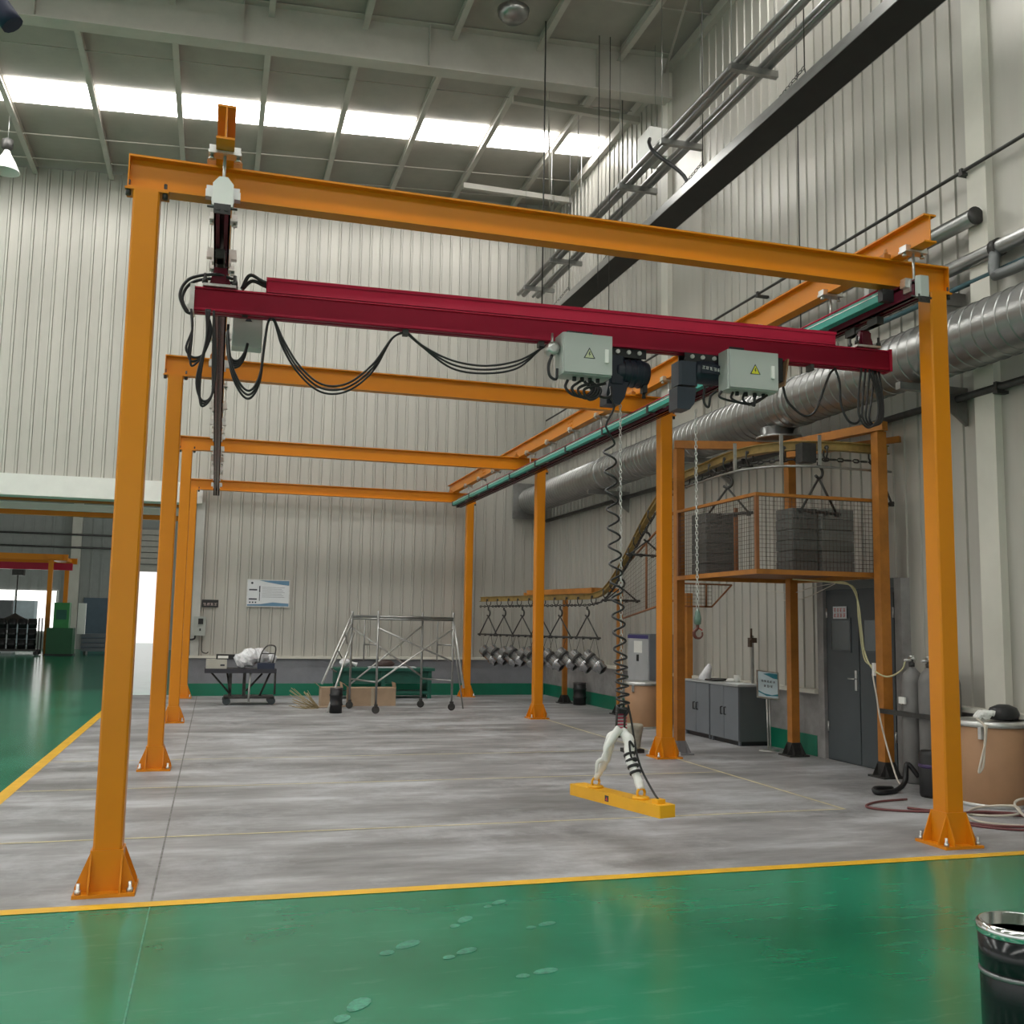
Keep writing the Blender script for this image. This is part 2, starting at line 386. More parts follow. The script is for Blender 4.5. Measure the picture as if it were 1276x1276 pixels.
for ys in (18.75, 10.9, 3.0, -5.0):
    xs = [-18]+PX+[XW-.05]
    for a, c in zip(xs, xs[1:]):
        b = MB(); e = .04
        vs = [(a+e, ys), (c-e, ys), (c-e, ys+.85), (a+e, ys+.85)]
        lo = [b.bm.verts.new((u, v, roof_z(u)-.03)) for u, v in vs]; hi = [b.bm.verts.new((u, v, roof_z(u)-.012)) for u, v in vs]
        b.face(lo[::-1]); b.face(hi)
        for i in range(4): b.face([lo[i], lo[(i+1) % 4], hi[(i+1) % 4], hi[i]])
        b.build('skylight_panel', SKYM, ceil)
for ys in (17.3, 20.6, 21.7, 14.0):
    b = MB()
    b.tube([(-18, ys, roof_z(-18)-.16), (XW, ys, roof_z(XW)-.16)], .012, 5, 0); b.build('sag_rod', STEELW, ceil)
for yr in (15.6, 7.8, 0.):
    b = MB(); zb0, zb1 = 10.52, 11.02
    bot = lambda x: 10.62+.048*x
    for (xa, xb) in ((-18, XW-.1),):
        for (h0, h1, wd) in ((0, .02, .14), (.02, None, .008), (None, None, .14)):
            za0 = bot(xa)+(h0 if h0 is not None else 0); za1 = bot(xb)+(h0 if h0 is not None else 0)
            if h0 is None: za0, za1 = roof_z(xa)-.03, roof_z(xb)-.03
            zb_0 = (bot(xa)+h1) if h1 is not None else (roof_z(xa)-.01); zb_1 = (bot(xb)+h1) if h1 is not None else (roof_z(xb)-.01)
            b.prism([(xa, za0), (xb, za1), (xb, zb_1), (xa, zb_0)], 'y', yr-wd, yr+wd)
    for xs in range(-15, 7, 3): b.box(xs-.006, xs+.006, yr-.13, yr+.13, bot(xs)+.02, roof_z(xs)-.03)
    b.build('rafter', STEELW, ceil)
b = MB()
for y0, y1 in ((15.9, 22.3), (8.1, 15.9)): b.rod((5.2, y0, roof_z(5.2)-.28), (XW-.1, y1, roof_z(7)-.28), .02)
b.box(4.9, XW-.05, 20.9, 21.0, roof_z(6)-.45, roof_z(6)-.33); b.box(4.9, XW-.05, 17.0, 17.1, roof_z(6)-.45, roof_z(6)-.33)
b.build('roof_brace', STEELW, ceil)
b = MB(); b.box(XW-.1, XW+.03, -10, YW, roof_z(XW)-.28, roof_z(XW)-.1); b.build('eave_angle', STEELW, ceil)

# second hall beyond the opening
YH = 55.
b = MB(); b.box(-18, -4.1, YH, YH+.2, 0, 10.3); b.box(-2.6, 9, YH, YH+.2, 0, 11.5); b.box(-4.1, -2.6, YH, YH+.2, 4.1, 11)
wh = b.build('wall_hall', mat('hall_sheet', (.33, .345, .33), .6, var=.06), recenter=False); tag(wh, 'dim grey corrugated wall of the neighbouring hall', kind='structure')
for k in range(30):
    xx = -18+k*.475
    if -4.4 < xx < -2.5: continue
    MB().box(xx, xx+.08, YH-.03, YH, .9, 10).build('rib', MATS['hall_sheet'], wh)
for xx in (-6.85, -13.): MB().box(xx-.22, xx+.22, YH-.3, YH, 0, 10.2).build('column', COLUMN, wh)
for zz in (5.1, 5.75): MB().rod((-18, YH-.35, zz), (-4.5, YH-.35, zz), .05).build('pipe', DARKSTEEL, wh)
d2 = MB().box(-6.35, -5.0, YH-.06, YH-.001, 0, 2.6).build('door_2', mat('blue_grey_door', (.10, .14, .18), .5), recenter=False); tag(d2, 'blue grey steel door in the wall of the far hall', kind='structure')
MB().box(-5.15, -5.1, YH-.1, YH-.06, 1.0, 1.25).build('handle', ZINC, d2)
w1 = MB().box(-15.5, -7.6, YH-.05, YH-.001, .9, 2.9).build('window_1', BRIGHT, recenter=False); tag(w1, 'bright window band in the wall of the far hall', kind='structure')
for xx in (-15.5, -13.5, -11.5, -9.5, -7.6): MB().box(xx-.04, xx+.04, YH-.09, YH-.051, .9, 2.9).build('mullion', WHITE, w1)
d3 = MB().box(-4.2, -2.5, YH-.08, YH-.001, 4.0, 4.35).build('door_3', STEELW, recenter=False); tag(d3, 'open roller door letting bright daylight into the far hall', kind='structure')
b = MB(); b.box(-4.25, -4.12, YH-.08, YH, 0, 4.0); b.box(-2.58, -2.45, YH-.08, YH, 0, 4.0); b.build('door_guide', STEELW, d3)
for k in range(6): MB().box(-4.2, -2.5, YH-.25-.001*k, YH-.12, 4.4+.3*k, 4.66+.3*k).build('shutter_slat', STEELW, d3)

# ================================================================== CRANE FRAME
XL, XR = -.534, 5.42
YP = (6.549, 11.577, 16.70, 21.80)
ZB = 4.30
def make_post():
    t = thing('steel_post', '', 'post')
    MB().box(-.08, .08, -.08, .08, .02, ZB-.015, bev=.012).build('column', ORANGE, t)
    MB().box(-.17, .17, -.17, .17, 0, .02).build('base_plate', ORANGE, t)
    MB().box(-.13, .13, -.075, .075, ZB-.015, ZB).build('cap_plate', ORANGE, t)
    tr = [(-.165, .02), (.165, .02), (.165, .05), (.085, .25), (-.085, .25), (-.165, .05)]
    for ax, s in (('y', -1), ('y', 1), ('x', -1), ('x', 1)):
        MB().prism(tr, ax, s*.081, s*.091).build('gusset', ORANGE, t)
    for sx in (-1, 1):
        for sy in (-1, 1):
            MB().bolt(sx*.14, sy*.14, .02, .011, .06).build('anchor_bolt', ZINC, t)
        MB().bolt(sx*.11, -.05, ZB-.05, .010, .10).build('cap_bolt', DARKSTEEL, t)
    return t
proto = make_post()
posn = ['front', 'second', 'third', 'rearmost']
first = True
for side, xx in (('left', XL), ('right', XR)):
    for i, yy in enumerate(YP):
        p = proto if first else copy_tree(proto); first = False
        p.location = (xx, yy, 0); p['group'] = 'orange crane frame posts'
        p['label'] = {0: 'tall orange steel post nearest the camera in the %s row, on a bolted base',
                      1: 'orange steel post second from the camera in the %s row', 2: 'orange steel post third from the camera in the %s row',
                      3: 'orange steel post of the %s row standing closest to the end wall'}[i] % side
for i, yy in enumerate(YP):
    t = thing('cross_beam', ['orange I-beam spanning the nearest pair of posts above the crimson bridge', 'orange cross beam second from the camera, seen just under the crimson bridge',
                             'orange cross beam third from the camera', 'orange cross beam closest to the end wall'][i], 'beam', (2.44, yy, ZB), 0, 'orange cross beams')
    MB().ibeam('x', XL-.11, XR+.11, yy, ZB, ZB+.22, .12).build('profile', ORANGE, t)
    for e in (XL-.118, XR+.11): MB().box(e, e+.008, yy-.06, yy+.06, ZB, ZB+.22).build('end_plate', ORANGE, t)
RX = (-.07, 5.05)
for k, xx in enumerate(RX):
    t = thing('runway_beam', ['orange runway I-beam running back above the left ends of the cross beams', 'orange runway I-beam running back above the right ends of the cross beams'][k], 'beam', (xx, 14.3, ZB+.22), 0, 'orange runway beams')
    MB().ibeam('y', 6.1, 22.25, xx, ZB+.22, ZB+.44, .11).build('profile', ORANGE, t)
    for yy in YP:
        for sx in (-1, 1):
            b = MB(); b.box(xx+sx*.05, xx+sx*.11, yy-.05, yy+.05, ZB+.207, ZB+.26); b.bolt(xx+sx*.085, yy-.03, ZB+.26, .012, .04); b.build('beam_clamp', ORANGE_OLD, t)
    for s in (9.0, 14.1, 19.2):
        b = MB(); b.box(xx-.008, xx+.008, s-.12, s+.12, ZB+.27, ZB+.39)
        for dy in (-.08, 0, .08):
            for dz in (.30, .36): b.box(xx-.02, xx+.02, s+dy-.01, s+dy+.01, ZB+dz-.01, ZB+dz+.01)
        b.build('splice_plate', ORANGE, t)

# crane rails under the runway beams
RZ0, RZ1 = 4.13, 4.275
def c_profile(mb, axis, a, b_, c, z0, z1, wd):
    t = .012
    def f(u0, u1, zz0, zz1):
        if axis == 'x': mb.box(a, b_, c+u0, c+u1, zz0, zz1)
        else: mb.box(c+u0, c+u1, a, b_, zz0, zz1)
    h = wd/2
    f(-h, -h+t, z0, z1-.03); f(h-t, h, z0, z1-.03); f(-h, -.014, z0, z0+t); f(.014, h, z0, z0+t)
    f(-h, h, z1-.042, z1-.03); f(-.022, .022, z1-.03, z1-.012); f(-.04, .04, z1-.012, z1)
for k, xx in enumerate(RX):
    t = thing('crane_rail', ['dark maroon crane rail hung under the left runway beam', 'maroon crane rail with a teal conductor bar hung under the right runway beam'][k], 'rail', (xx, 14, RZ0), 0, 'crane rails')
    b = MB(); c_profile(b, 'y', 6.24, 21.3, xx, RZ0, RZ1, .10); b.build('profile', MAROON, t)
    for ye, sgn in ((6.24, -1), (21.3, 1)):
        b = MB(); cw = .062 if k == 0 else .05
        if k == 1 and sgn < 0: b.box(xx-.055, xx+.055, ye-.06, ye, RZ0-.005, RZ1+.012, bev=.02)
        else: b.prism([(xx-cw, RZ0+.005), (xx+cw, RZ0+.005), (xx+cw, RZ1+.0), (xx+.025, RZ1+.045), (xx-.025, RZ1+.045), (xx-cw, RZ1+.0)], 'y', ye, ye+sgn*.045)
        b.build('end_cap', (WHITE if k == 0 else BOXGREY) if sgn < 0 else DARKSTEEL, t)
    b = MB(); b.box(xx-.05, xx+.05, 6.185, 6.195, RZ0-.05, RZ0+.012); b.rod((xx-.09, 6.22, RZ0+.0), (xx+.09, 6.22, RZ0+.0), .008)
    for sx in (-.025, .025): b.m(DARKSTEEL).rod((xx+sx, 6.178, RZ0-.022), (xx+sx, 6.186, RZ0-.022), .013); b.m(ZINC)
    b.build('stop_plate', ZINC, t)
    yy = 6.30; hy = []
    while yy < 21.4:
        if min(abs(yy-p) for p in YP) > .22: hy.append(yy)
        yy += 1.09
    hp = None
    for yy in hy:
        if hp is None:
            hp = MB(); hp.box(xx-.10, xx+.10, yy-.045, yy+.045, ZB+.198, ZB+.216); hp.box(xx-.095, xx-.05, yy-.04, yy+.04, ZB+.216, ZB+.25); hp.box(xx+.05, xx+.095, yy-.04, yy+.04, ZB+.216, ZB+.25)
            for sx in (-.08, .08): hp.bolt(xx+sx, yy, ZB+.17, .011, .03)
            hp = hp.build('hanger', ZINC, t)
            rod = MB().rod((xx, yy, RZ1-.01), (xx, yy, ZB+.2), .010).build('rod', ZINC, hp)
            br = MB(); br.box(xx-.068, xx-.052, yy-.04, yy+.04, RZ0+.05, RZ1-.01); br.box(xx+.052, xx+.068, yy-.04, yy+.04, RZ0+.05, RZ1-.01); br.box(xx-.10, xx+.10, yy-.03, yy+.03, RZ1-.012, RZ1+.012)
            for sx in (-.085, .085): br.box(xx+sx-.02, xx+sx+.02, yy-.03, yy+.03, RZ1-.06, RZ1-.012)
            br = br.build('rail_clip', ZINC, hp)
            y00 = yy
        else:
            h = dup(hp, t, (0, yy-y00, 0))
            for ch in (rod, br): c = dup(ch, h)
    if k == 1:
        cx = xx-.115
        cb = MB(); cb.box(cx-.035, cx+.035, 6.5, 21.32, RZ0+.045, RZ0+.12); cb = cb.build('conductor_bar', TEAL, t)
        b = MB(); b.box(cx-.038, cx-.036, 6.5, 21.3, RZ0+.098, RZ0+.106); b.build('white_edge', WHITE, cb)
        yy = 6.5
        while yy < 21.4:
            b = MB(); b.box(cx-.042, cx+.06, yy-.03, yy+.03, RZ0+.035, RZ0+.13); b.build('bar_clamp', BLACK, cb); yy += 1.48
        b = MB(); b.tube([(cx+.01, 6.6, RZ0+.16), (cx+.01, 14, RZ0+.155), (cx+.01, 21, RZ0+.16)], .008, 5, 3); b.build('cable', CRIMSON, t)

# ------------------------------------------------------------------ crimson bridge
BA = math.atan2(6.92-7.15, 5.24+.23); BC = Vector((2.505, 7.035, 3.73))
br = thing('crane_bridge', 'long crimson crane bridge of two stacked rails hung across the bay', 'crane bridge', BC, BA)
b = MB(); c_profile(b, 'x', -2.74, 2.74, 0, 0, .175, .11); b.box(-2.74, 2.74, -.055, -.05, .02, .145); lo_ = b.build('lower_rail', CRIMSON, br, world=False)
b = MB(); b.box(-2.26, 2.26, -.045, .045, .178, .275, bev=.01); b.box(-2.26, 2.26, -.05, .05, .262, .285); b.build('upper_rail', CRIMSON, br, world=False)
b = MB(); b.box(-2.77, -2.74, -.065, .065, -.02, .185); b.box(-2.79, -2.77, -.02, .02, .0, .05); b.build('end_cap', ZINC, br, world=False)
b = MB(); b.box(2.74, 2.765, -.06, .06, -.005, .18); b.build('end_cap', CRIMSON, br, world=False)
for cx in (RX[0]-BC.x, RX[1]-BC.x):
    b = MB(); b.m(ZINC).box(cx-.11, cx+.11, -.07, .07, .178, .196); b.m(MAROON).box(cx-.04, cx+.04, -.04, .04, .196, .31)
    b.prism([(cx-.075, .196), (cx+.075, .196), (cx+.04, .33), (cx-.04, .33)], 'y', -.02, .02)
    car = b.build('end_carriage', MAROON, br, world=False)
    b = MB()
    for dy in (-.16, .16):
        b.box(cx-.03, cx+.03, dy-.07, dy+.07, .33, .39)
        for sx in (-1, 1): b.lathe([(.028, -.01), (.028, .01)], (cx+sx*.028, dy, .425), 10, Matrix.Rotation(math.pi/2, 4, 'Y'))
    b.box(cx-.02, cx+.02, -.2, .2, .33, .36); b.build('trolley_wheels', DARKSTEEL, car, world=False)
    b = MB()
    for sx in (-1, 1):
        for sy in (-1, 1): b.bolt(cx+sx*.1, sy*.05, .2, .012, .07)
    b.build('carriage_bolts', DARKSTEEL, car, world=False)
for x in (-1.26, -.23): MB().box(x-.02, x+.02, -.03, .03, -.04, .0).build('cable_trolley', DARKSTEEL, br, world=False)
MB().box(2.02, 2.05, -.05, .03, -.05, .0).build('cable_trolley', DARKSTEEL, br, world=False)

# ------------------------------------------------------------------ hoists, control boxes
def enclosure(name, label, x0, x1, y0, y1, z0, z1, yellow=True):
    t = thing(name, label, 'control box', ((x0+x1)/2, (y0+y1)/2, z0))
    MB().box(x0, x1, y0+.02, y1, z0, z1, bev=.008).build('body', BOXGREY, t)
    dr = MB().box(x0+.005, x1-.005, y0, y0+.018, z0+.01, z1-.005).build('door', BOXGREY, t)
    cx, cz, s = x0+.52*(x1-x0), z0+.50*(z1-z0), .045
    tri = MB(); tri.m(INK); tri.prism([(cx-s, cz-.7*s), (cx+s, cz-.7*s), (cx, cz+1.1*s)], 'y', y0-.002, y0)
    tri.m(WARN if yellow else mat('faded_warning', (.46, .50, .30), .5)); s2 = .034; tri.prism([(cx-s2, cz-.62*s), (cx+s2, cz-.62*s), (cx, cz+.82*s)], 'y', y0-.003, y0-.0021)
    tri.m(INK); tri.prism([(cx-.002, cz+.018), (cx+.007, cz+.018), (cx+.002, cz+.002), (cx+.009, cz+.002), (cx-.004, cz-.022), (cx, cz-.004), (cx-.008, cz-.004)], 'y', y0-.004, y0-.0031)
    tri.build('warning_sign', None, dr)
    hx = x0+.87*(x1-x0)
    b = MB(); b.box(hx-.013, hx+.013, y0-.012, y0, cz-.055, cz+.045); b.m(DARKSTEEL).box(hx-.006, hx+.006, y0-.011, y0-.008, cz-.03, cz-.01); b.mats.insert(0, ZINC) if False else None
    b.mats = [WHITE, DARKSTEEL] if len(b.mats) == 1 else b.mats
    b.build('lock', ZINC, dr)
    for k in range(4):
        gx = x0+.12+(x1-x0-.2)*k/3; MB().rod((gx, y0+.1, z0), (gx, y0+.1, z0-.03), .016).build('cable_gland', BLACK, t)
    b = MB(); b.box(x0+.1, x0+.3, y1, y1+.05, z1-.06, z1+.07); b.build('bracket', BLACK, t)
    return t
e1 = enclosure('control_box', 'grey control box with pale warning triangle beside the coiled cable', 2.355, 2.74, 6.74, 6.94, 3.43, 3.74, False)
MB().lathe([(.0, -.05), (.045, -.05), (.05, -.03), (.05, .03), (.045, .05), (.02, .05)], (2.305, 6.86, 3.63), 16, Matrix.Rotation(R(90), 4, 'X')).build('siren', ZINC, e1)
MB().rod((2.305, 6.86, 3.68), (2.32, 6.9, 3.76), .01).build('siren_stem', ZINC, e1)
e2 = enclosure('control_box', 'grey control box with yellow warning triangle near the right end of the bridge', 3.70, 4.13, 6.74, 6.92, 3.43, 3.74)
MB().box(4.14, 4.24, 6.86, 7.0, 3.55, 3.74).build('bracket', BLACK, e2)
MB().prism([(4.25, 3.52), (4.262, 3.52), (4.30, 3.74), (4.285, 3.74)], 'y', 6.86, 6.99).build('buffer_plate', KRAFT, e2)
j = thing('junction_box', 'small grey junction box under the left end of the crimson bridge', 'control box', (.14, 7.4, 3.56))
MB().box(.03, .24, 7.32, 7.46, 3.56, 3.83, bev=.006).build('body', BOXGREY, j)
b = MB(); b.prism([(.115, 3.75), (.165, 3.75), (.14, 3.79)], 'y', 7.317, 7.32); b.build('warning_sign', INK, j)
b = MB(); b.box(.09, .13, 7.10, 7.4, 3.83, 3.85); b.box(.09, .13, 7.10, 7.16, 3.73, 3.85); b.build('bracket', DARKSTEEL, j)

def rounded(mb, x0, x1, y0, y1, z0, z1, bev=.03): mb.box(x0, x1, y0, y1, z0, z1, bev=bev)
# hoist 1
h1 = thing('chain_hoist', 'navy electric chain hoist carrying the yellow lifting beam', 'hoist', (2.95, 7.04, 3.27), 0, 'chain hoists')
b = MB(); b.lathe([(.06, -.15), (.095, -.14), (.105, -.10), (.105, .10), (.095, .14), (.06, .15)], (3.0, 7.04, 3.55), 20, Matrix.Rotation(R(90), 4, 'Y'))
for xx in (2.93, 2.98, 3.03, 3.08): b.lathe([(.105, -.006), (.111, -.006), (.111, .006), (.105, .006)], (xx, 7.04, 3.55), 20, Matrix.Rotation(R(90), 4, 'Y'))
b.build('motor_body', NAVY, h1)
b = MB(); b.box(2.80, 2.93, 6.95, 7.13, 3.44, 3.66, bev=.02); b.build('gear_housing', NAVY, h1)
b = MB(); b.prism([(2.80, 3.46), (2.96, 3.46), (2.93, 3.34), (2.89, 3.28), (2.78, 3.28), (2.78, 3.36)], 'y', 6.96, 7.10); b.build('chain_container', NAVY, h1)
b = MB(); b.box(3.10, 3.135, 7.0, 7.06, 3.40, 3.46); b.rod((3.118, 7.03, 3.40), (3.118, 7.03, 3.36), .015); b.build('limit_pin', BLACK, h1)
b = MB(); b.box(2.82, 3.12, 6.99, 7.0, 3.66, 3.73); b.box(2.82, 3.12, 7.08, 7.09, 3.66, 3.73); b.build('trolley_plate', BLACK, h1)
b = MB()
for xx in (2.88, 2.97, 3.06): b.rod((xx, 6.975, 3.70), (xx, 7.1, 3.70), .017)
b.build('trolley_axles', ZINC, h1)
b = MB(); chainlinks(b, (2.93, 7.05, 3.30), (2.95, 7.05, .98)); b.build('load_chain', ZINC, h1)
# hoist 2
h2 = thing('chain_hoist', 'navy electric chain hoist with an empty hook and white lettering', 'hoist', (3.58, 7.0, 3.29), 0, 'chain hoists')
b = MB(); b.lathe([(.06, -.13), (.09, -.12), (.095, -.08), (.095, .10), (.085, .13), (.05, .135)], (3.64, 6.99, 3.60), 20, Matrix.Rotation(R(90), 4, 'Y')); b.build('motor_body', NAVY, h2)
b = MB(); b.box(3.37, 3.53, 6.92, 7.09, 3.47, 3.66, bev=.02); b.build('gear_housing', mat('navy_grey', (.035, .045, .065), .38), h2)
b = MB(); b.prism([(3.355, 3.455), (3.52, 3.455), (3.50, 3.33), (3.46, 3.28), (3.355, 3.28)], 'y', 6.93, 7.08); b.build('chain_container', MATS['navy_grey'], h2)
nm = MB().box(3.54, 3.72, 6.885, 6.893, 3.565, 3.635).build('name_plate', NAVY, h2)
b = MB(); glyphs(b, 5, (3.545, 6.885, 3.60), (1, 0, -.1), (0, 0, 1), .026, 1.25, (0, -1, 0), 3); b.build('lettering', WHITE, nm)
b = MB(); b.box(3.42, 3.74, 6.93, 6.94, 3.66, 3.73); b.box(3.42, 3.74, 7.04, 7.05, 3.66, 3.73); b.build('trolley_plate', BLACK, h2)
b = MB()
for xx in (3.48, 3.57, 3.67): b.rod((xx, 6.915, 3.70), (xx, 7.06, 3.70), .017)
b.build('trolley_axles', ZINC, h2)
b = MB(); chainlinks(b, (3.545, 7.0, 3.30), (3.555, 7.0, 1.72)); b.build('load_chain', ZINC, h2)
hk = MB(); hk.lathe([(.012, 0), (.026, .01), (.028, .05), (.018, .10), (.008, .12)], (3.555, 7.0, 1.62), 12); hk = hk.build('hook_block', mat('hook_block_green', (.12, .18, .15), .5), h2)
hc = Vector((3.56, 7.0, 1.555))
pts = [(3.555, 7.0, 1.63), (3.555, 7.0, 1.60)]+[(hc.x+.036*math.cos(a), 7.0, hc.z+.036*math.sin(a)) for a in [R(v) for v in (110, 160, 205, 250, 295, 340, 20)]]
b = MB(); b.tube(pts, lambda t: .013*(1-.5*t) if t > .6 else .013, 8, 5); b.build('hook', mat('hook_brown', (.10, .02, .012), .4), hk)
b = MB(); b.rod((3.548, 7.0, 1.605), (3.594, 7.0, 1.58), .006); b.build('latch', RED, hk)

# coiled control cable
pts = [(2.80, 6.94, 3.33), (2.835, 6.94, 3.25), (2.80, 6.95, 3.17), (2.775, 6.96, 3.10), (2.83, 6.97, 3.02)]
z = 2.98; k = 0; ph = 0.
zz = 2.98; turns = 0.
while zz > .98:
    f = (2.98-zz)/2.0; pitch = .145*(1-f)+.055*f if f > .75 else .150-.04*f
    for s in range(8):
        a = 2*math.pi*(turns+s/8); rr = .046
        zq = zz-pitch*s/8
        pts.append((2.815+.125*(2.98-zq)/2.0+rr*math.cos(a), 6.99+rr*math.sin(a), zq))
    zz -= pitch; turns += 1
pts += [(2.95, 7.0, .93)]
o = MB().tube(pts, .0085, 6, 2).build('coiled_cable', BLACK); tag(o, 'black coiled control cable hanging down beside the load chain', 'cable')

# lifting beam, slings
bd = Vector((.29, -1.08, 0)).normalized(); ba = math.atan2(bd.y, bd.x); LC = Vector((2.945, 7.065, .285))
lb = thing('lifting_beam', 'yellow steel lifting beam hanging low over the concrete floor', 'lifting beam', LC, ba)
MB().box(-.545, .545, -.072, .072, 0, .085, bev=.006).build('bar', YELLOW, lb, world=False)
for lx in (-.30, .25):
    fl = MB().lathe([(.062, .085), (.062, .098), (.05, .104), (.0, .104)], (lx, 0, 0), 18).build('lug_base', YELLOW, lb, world=False)
    b = MB()
    b.tube([(lx, .035*math.cos(a), .125+.035*math.sin(a)) for a in [k*math.pi/6 for k in range(13)]], .010, 6, 0); b.build('eye_bolt', YELLOW, fl, world=False)
MB().box(.42, .49, -.045, .03, .085, .115, bev=.005).build('terminal_box', YELLOW, lb, world=False)
b = MB(); b.m(INK).box(-.085, -.04, -.0735, -.072, .022, .065); b.m(RED).prism([(-.078, .03), (-.047, .03), (-.0625, .055)], 'y', -.0745, -.0736); b.build('decal', None, lb, world=False)
def lw(v): return Matrix.Translation(LC) @ Matrix.Rotation(ba, 4, 'Z') @ Vector(v)
AP = Vector((2.95, 7.05, .83))
sling = thing('sling_pair', 'pair of white wrapped lifting slings tied with black cable ties', 'sling', lw((-.02, 0, .12)))
rnd = random.Random(3)
for q, lx in enumerate((-.30, .25)):
    e = lw((lx, 0, .15)); P = [AP, AP*.75+e*.25+Vector((-.03 if q == 0 else .02, 0, .03)), AP*.5+e*.5+Vector((-.01, 0, .0)), AP*.25+e*.75, e]
    rr = [.030, .042, .036, .032, .020] if q == 0 else [.034, .042, .032, .030, .03]
    def rf(t, rr=rr): i = min(int(t*4), 3); f = t*4-i; return (rr[i]*(1-f)+rr[i+1]*f)*(1+.08*math.sin(37*t))
    MB().tube(P, rf, 10, 6).build('sleeve', CLOTH, sling)
    if q == 1:
        b = MB()
        for t in (.42, .52, .62, .72):
            c = AP*(1-t)+e*t; d = (e-AP).normalized(); b.rod(c-d*.009, c+d*.009, .044, 10)
        b.build('cable_ties', BLACK, sling)
o1 = MB(); o1.tube([(2.93, 7.03, .85), (2.87, 7.04, .77), (2.83, 7.05, .69), (2.85, 7.08, .60)], lambda t: .035*(1-.6*t), 8, 5); o1.build('loose_flap', CLOTH, sling)
e0 = lw((-.30, 0, .15)); q0 = AP*.42+e0*.58
o1 = MB(); o1.tube([tuple(q0), tuple(q0+Vector((-.07, -.01, -.02))), tuple(q0+Vector((-.085, -.01, -.10)))], lambda t: .022*(1-.5*t), 8, 5); o1.build('loose_flap', CLOTH, sling)
ml = thing('master_link', 'dark steel coupling with red links joining chain and white slings', 'link', (2.95, 7.05, .82))
b = MB(); b.box(2.91, 2.99, 7.02, 7.08, .955, 1.0, bev=.01); b.build('coupler', BLACK, ml)
b = MB()
for sx in (-.045, .02): b.rod((2.95+sx, 7.03, .97), (2.95+sx, 7.04, .82), .009)
b.tube([(2.905, 7.03, .82), (2.93, 7.04, .785), (2.97, 7.04, .82)], .010, 6, 5); b.build('shackle', DARKSTEEL, ml)
b = MB()
for k in range(5): b.box(2.915, 2.99, 7.035, 7.05, .845+.024*k, .857+.024*k)
b.build('red_links', mat('red_links', (.42, .04, .08), .5), ml)
tp = lw((.455, -.01, .112)); e = lw((.25, 0, .15))
o = MB(); o.tube([(2.99, 7.02, 1.02), (3.01, 7.0, .90), (3.03, 6.98, .74), tuple(AP*.5+e*.5+Vector((.045, -.03, .0))), tuple(AP*.25+e*.75+Vector((.05, -.03, 0))), tuple((e+tp)/2+Vector((.02, -.02, .02))), tuple(tp)], .008, 6, 6)
o.tube([tuple(AP*.65+e*.35+Vector((.03, -.045, .03))), tuple(AP*.7+e*.3+Vector((0, -.045, .05))), tuple(AP*.6+e*.4+Vector((0, -.05, -.03))), tuple(AP*.5+e*.5+Vector((.035, -.04, 0)))], .008, 6, 6)
o = o.build('power_lead', BLACK); tag(o, 'black power lead running down the sling to the yellow beam', 'cable')

# ------------------------------------------------------------------ cables on the bridge
def cable(name, label, strands, m=BLACK, r=.009, grp=None):
    b = MB()
    for s in strands: b.tube(s, r, 6, 7)
    o = b.build(name, m); tag(o, label, 'cable', grp); return o
def byb(x): return 7.15-.042*(x+.23)-.0
def festoon(pts, n=3, sp=.012):
    out = []
    for k in range(n):
        out.append([(x, byb(x)+(k-1)*sp, z-(k*.026 if 0 < i < len(pts)-1 and z < 3.6 else 0)) for i, (x, z) in enumerate(pts)])
    return out
cable('festoon_cable', 'black festoon cable loop sagging under the bridge between left end and first clip', festoon([(.0, 3.62), (.03, 3.40), (.10, 3.24), (.17, 3.20), (.23, 3.32), (.25, 3.55), (.27, 3.70), (.31, 3.72), (.38, 3.58), (.50, 3.40), (.66, 3.28), (.84, 3.30), (1.02, 3.46), (1.15, 3.66), (1.25, 3.72)]), r=.008)
cable('festoon_cable', 'black festoon cable sagging from the middle clip to the first control box', festoon([(1.25, 3.72), (1.38, 3.62), (1.6, 3.53), (1.85, 3.51), (2.1, 3.57), (2.28, 3.68), (2.34, 3.72)]), r=.008)
cable('cable_loop', 'black cables looping round the capped left end of the bridge', [[(.02, 7.16, 3.97), (-.12, 7.14, 3.98), (-.26, 7.13, 3.93), (-.315, 7.12, 3.82), (-.28, 7.12, 3.73), (-.24, 7.13, 3.71)], [(.02, 7.13, 3.99), (-.10, 7.10, 4.0), (-.27, 7.10, 3.95), (-.33, 7.09, 3.83), (-.29, 7.09, 3.72), (-.25, 7.10, 3.70)]], r=.011)
cable('cable_loop', 'short black cable loops hanging under the left bridge end', [[(-.25, 7.05+.02*k, 3.72), (-.235, 7.04, 3.58-.02*k), (-.27+.015*k, 7.04, 3.44-.03*k), (-.22, 7.04, 3.38-.03*k), (-.15, 7.05, 3.42), (-.13+.01*k, 7.05, 3.58), (-.15, 7.06, 3.72)] for k in range(3)], r=.008)
cable('cable_loop', 'long black cable loops hanging lowest at the left bridge end', [[(-.15+.012*k, 7.02, 3.72), (-.14, 7.01, 3.5), (-.19+.012*k, 7.0, 3.22), (-.15, 7.0, 3.08-.02*k), (-.085, 7.0, 3.12), (-.07-.01*k, 7.02, 3.35), (-.10, 7.04, 3.72)] for k in range(3)], r=.008)
cable('cable_bundle', 'black cable bundle coiled in front of the small junction box', [[(.0, 7.27+.01*k, 3.70), (-.0, 7.27, 3.55), (.03, 7.26, 3.45-.016*k), (.08, 7.26, 3.44-.014*k), (.12, 7.27, 3.50-.01*k), (.14, 7.30, 3.58)] for k in range(4)], r=.010)
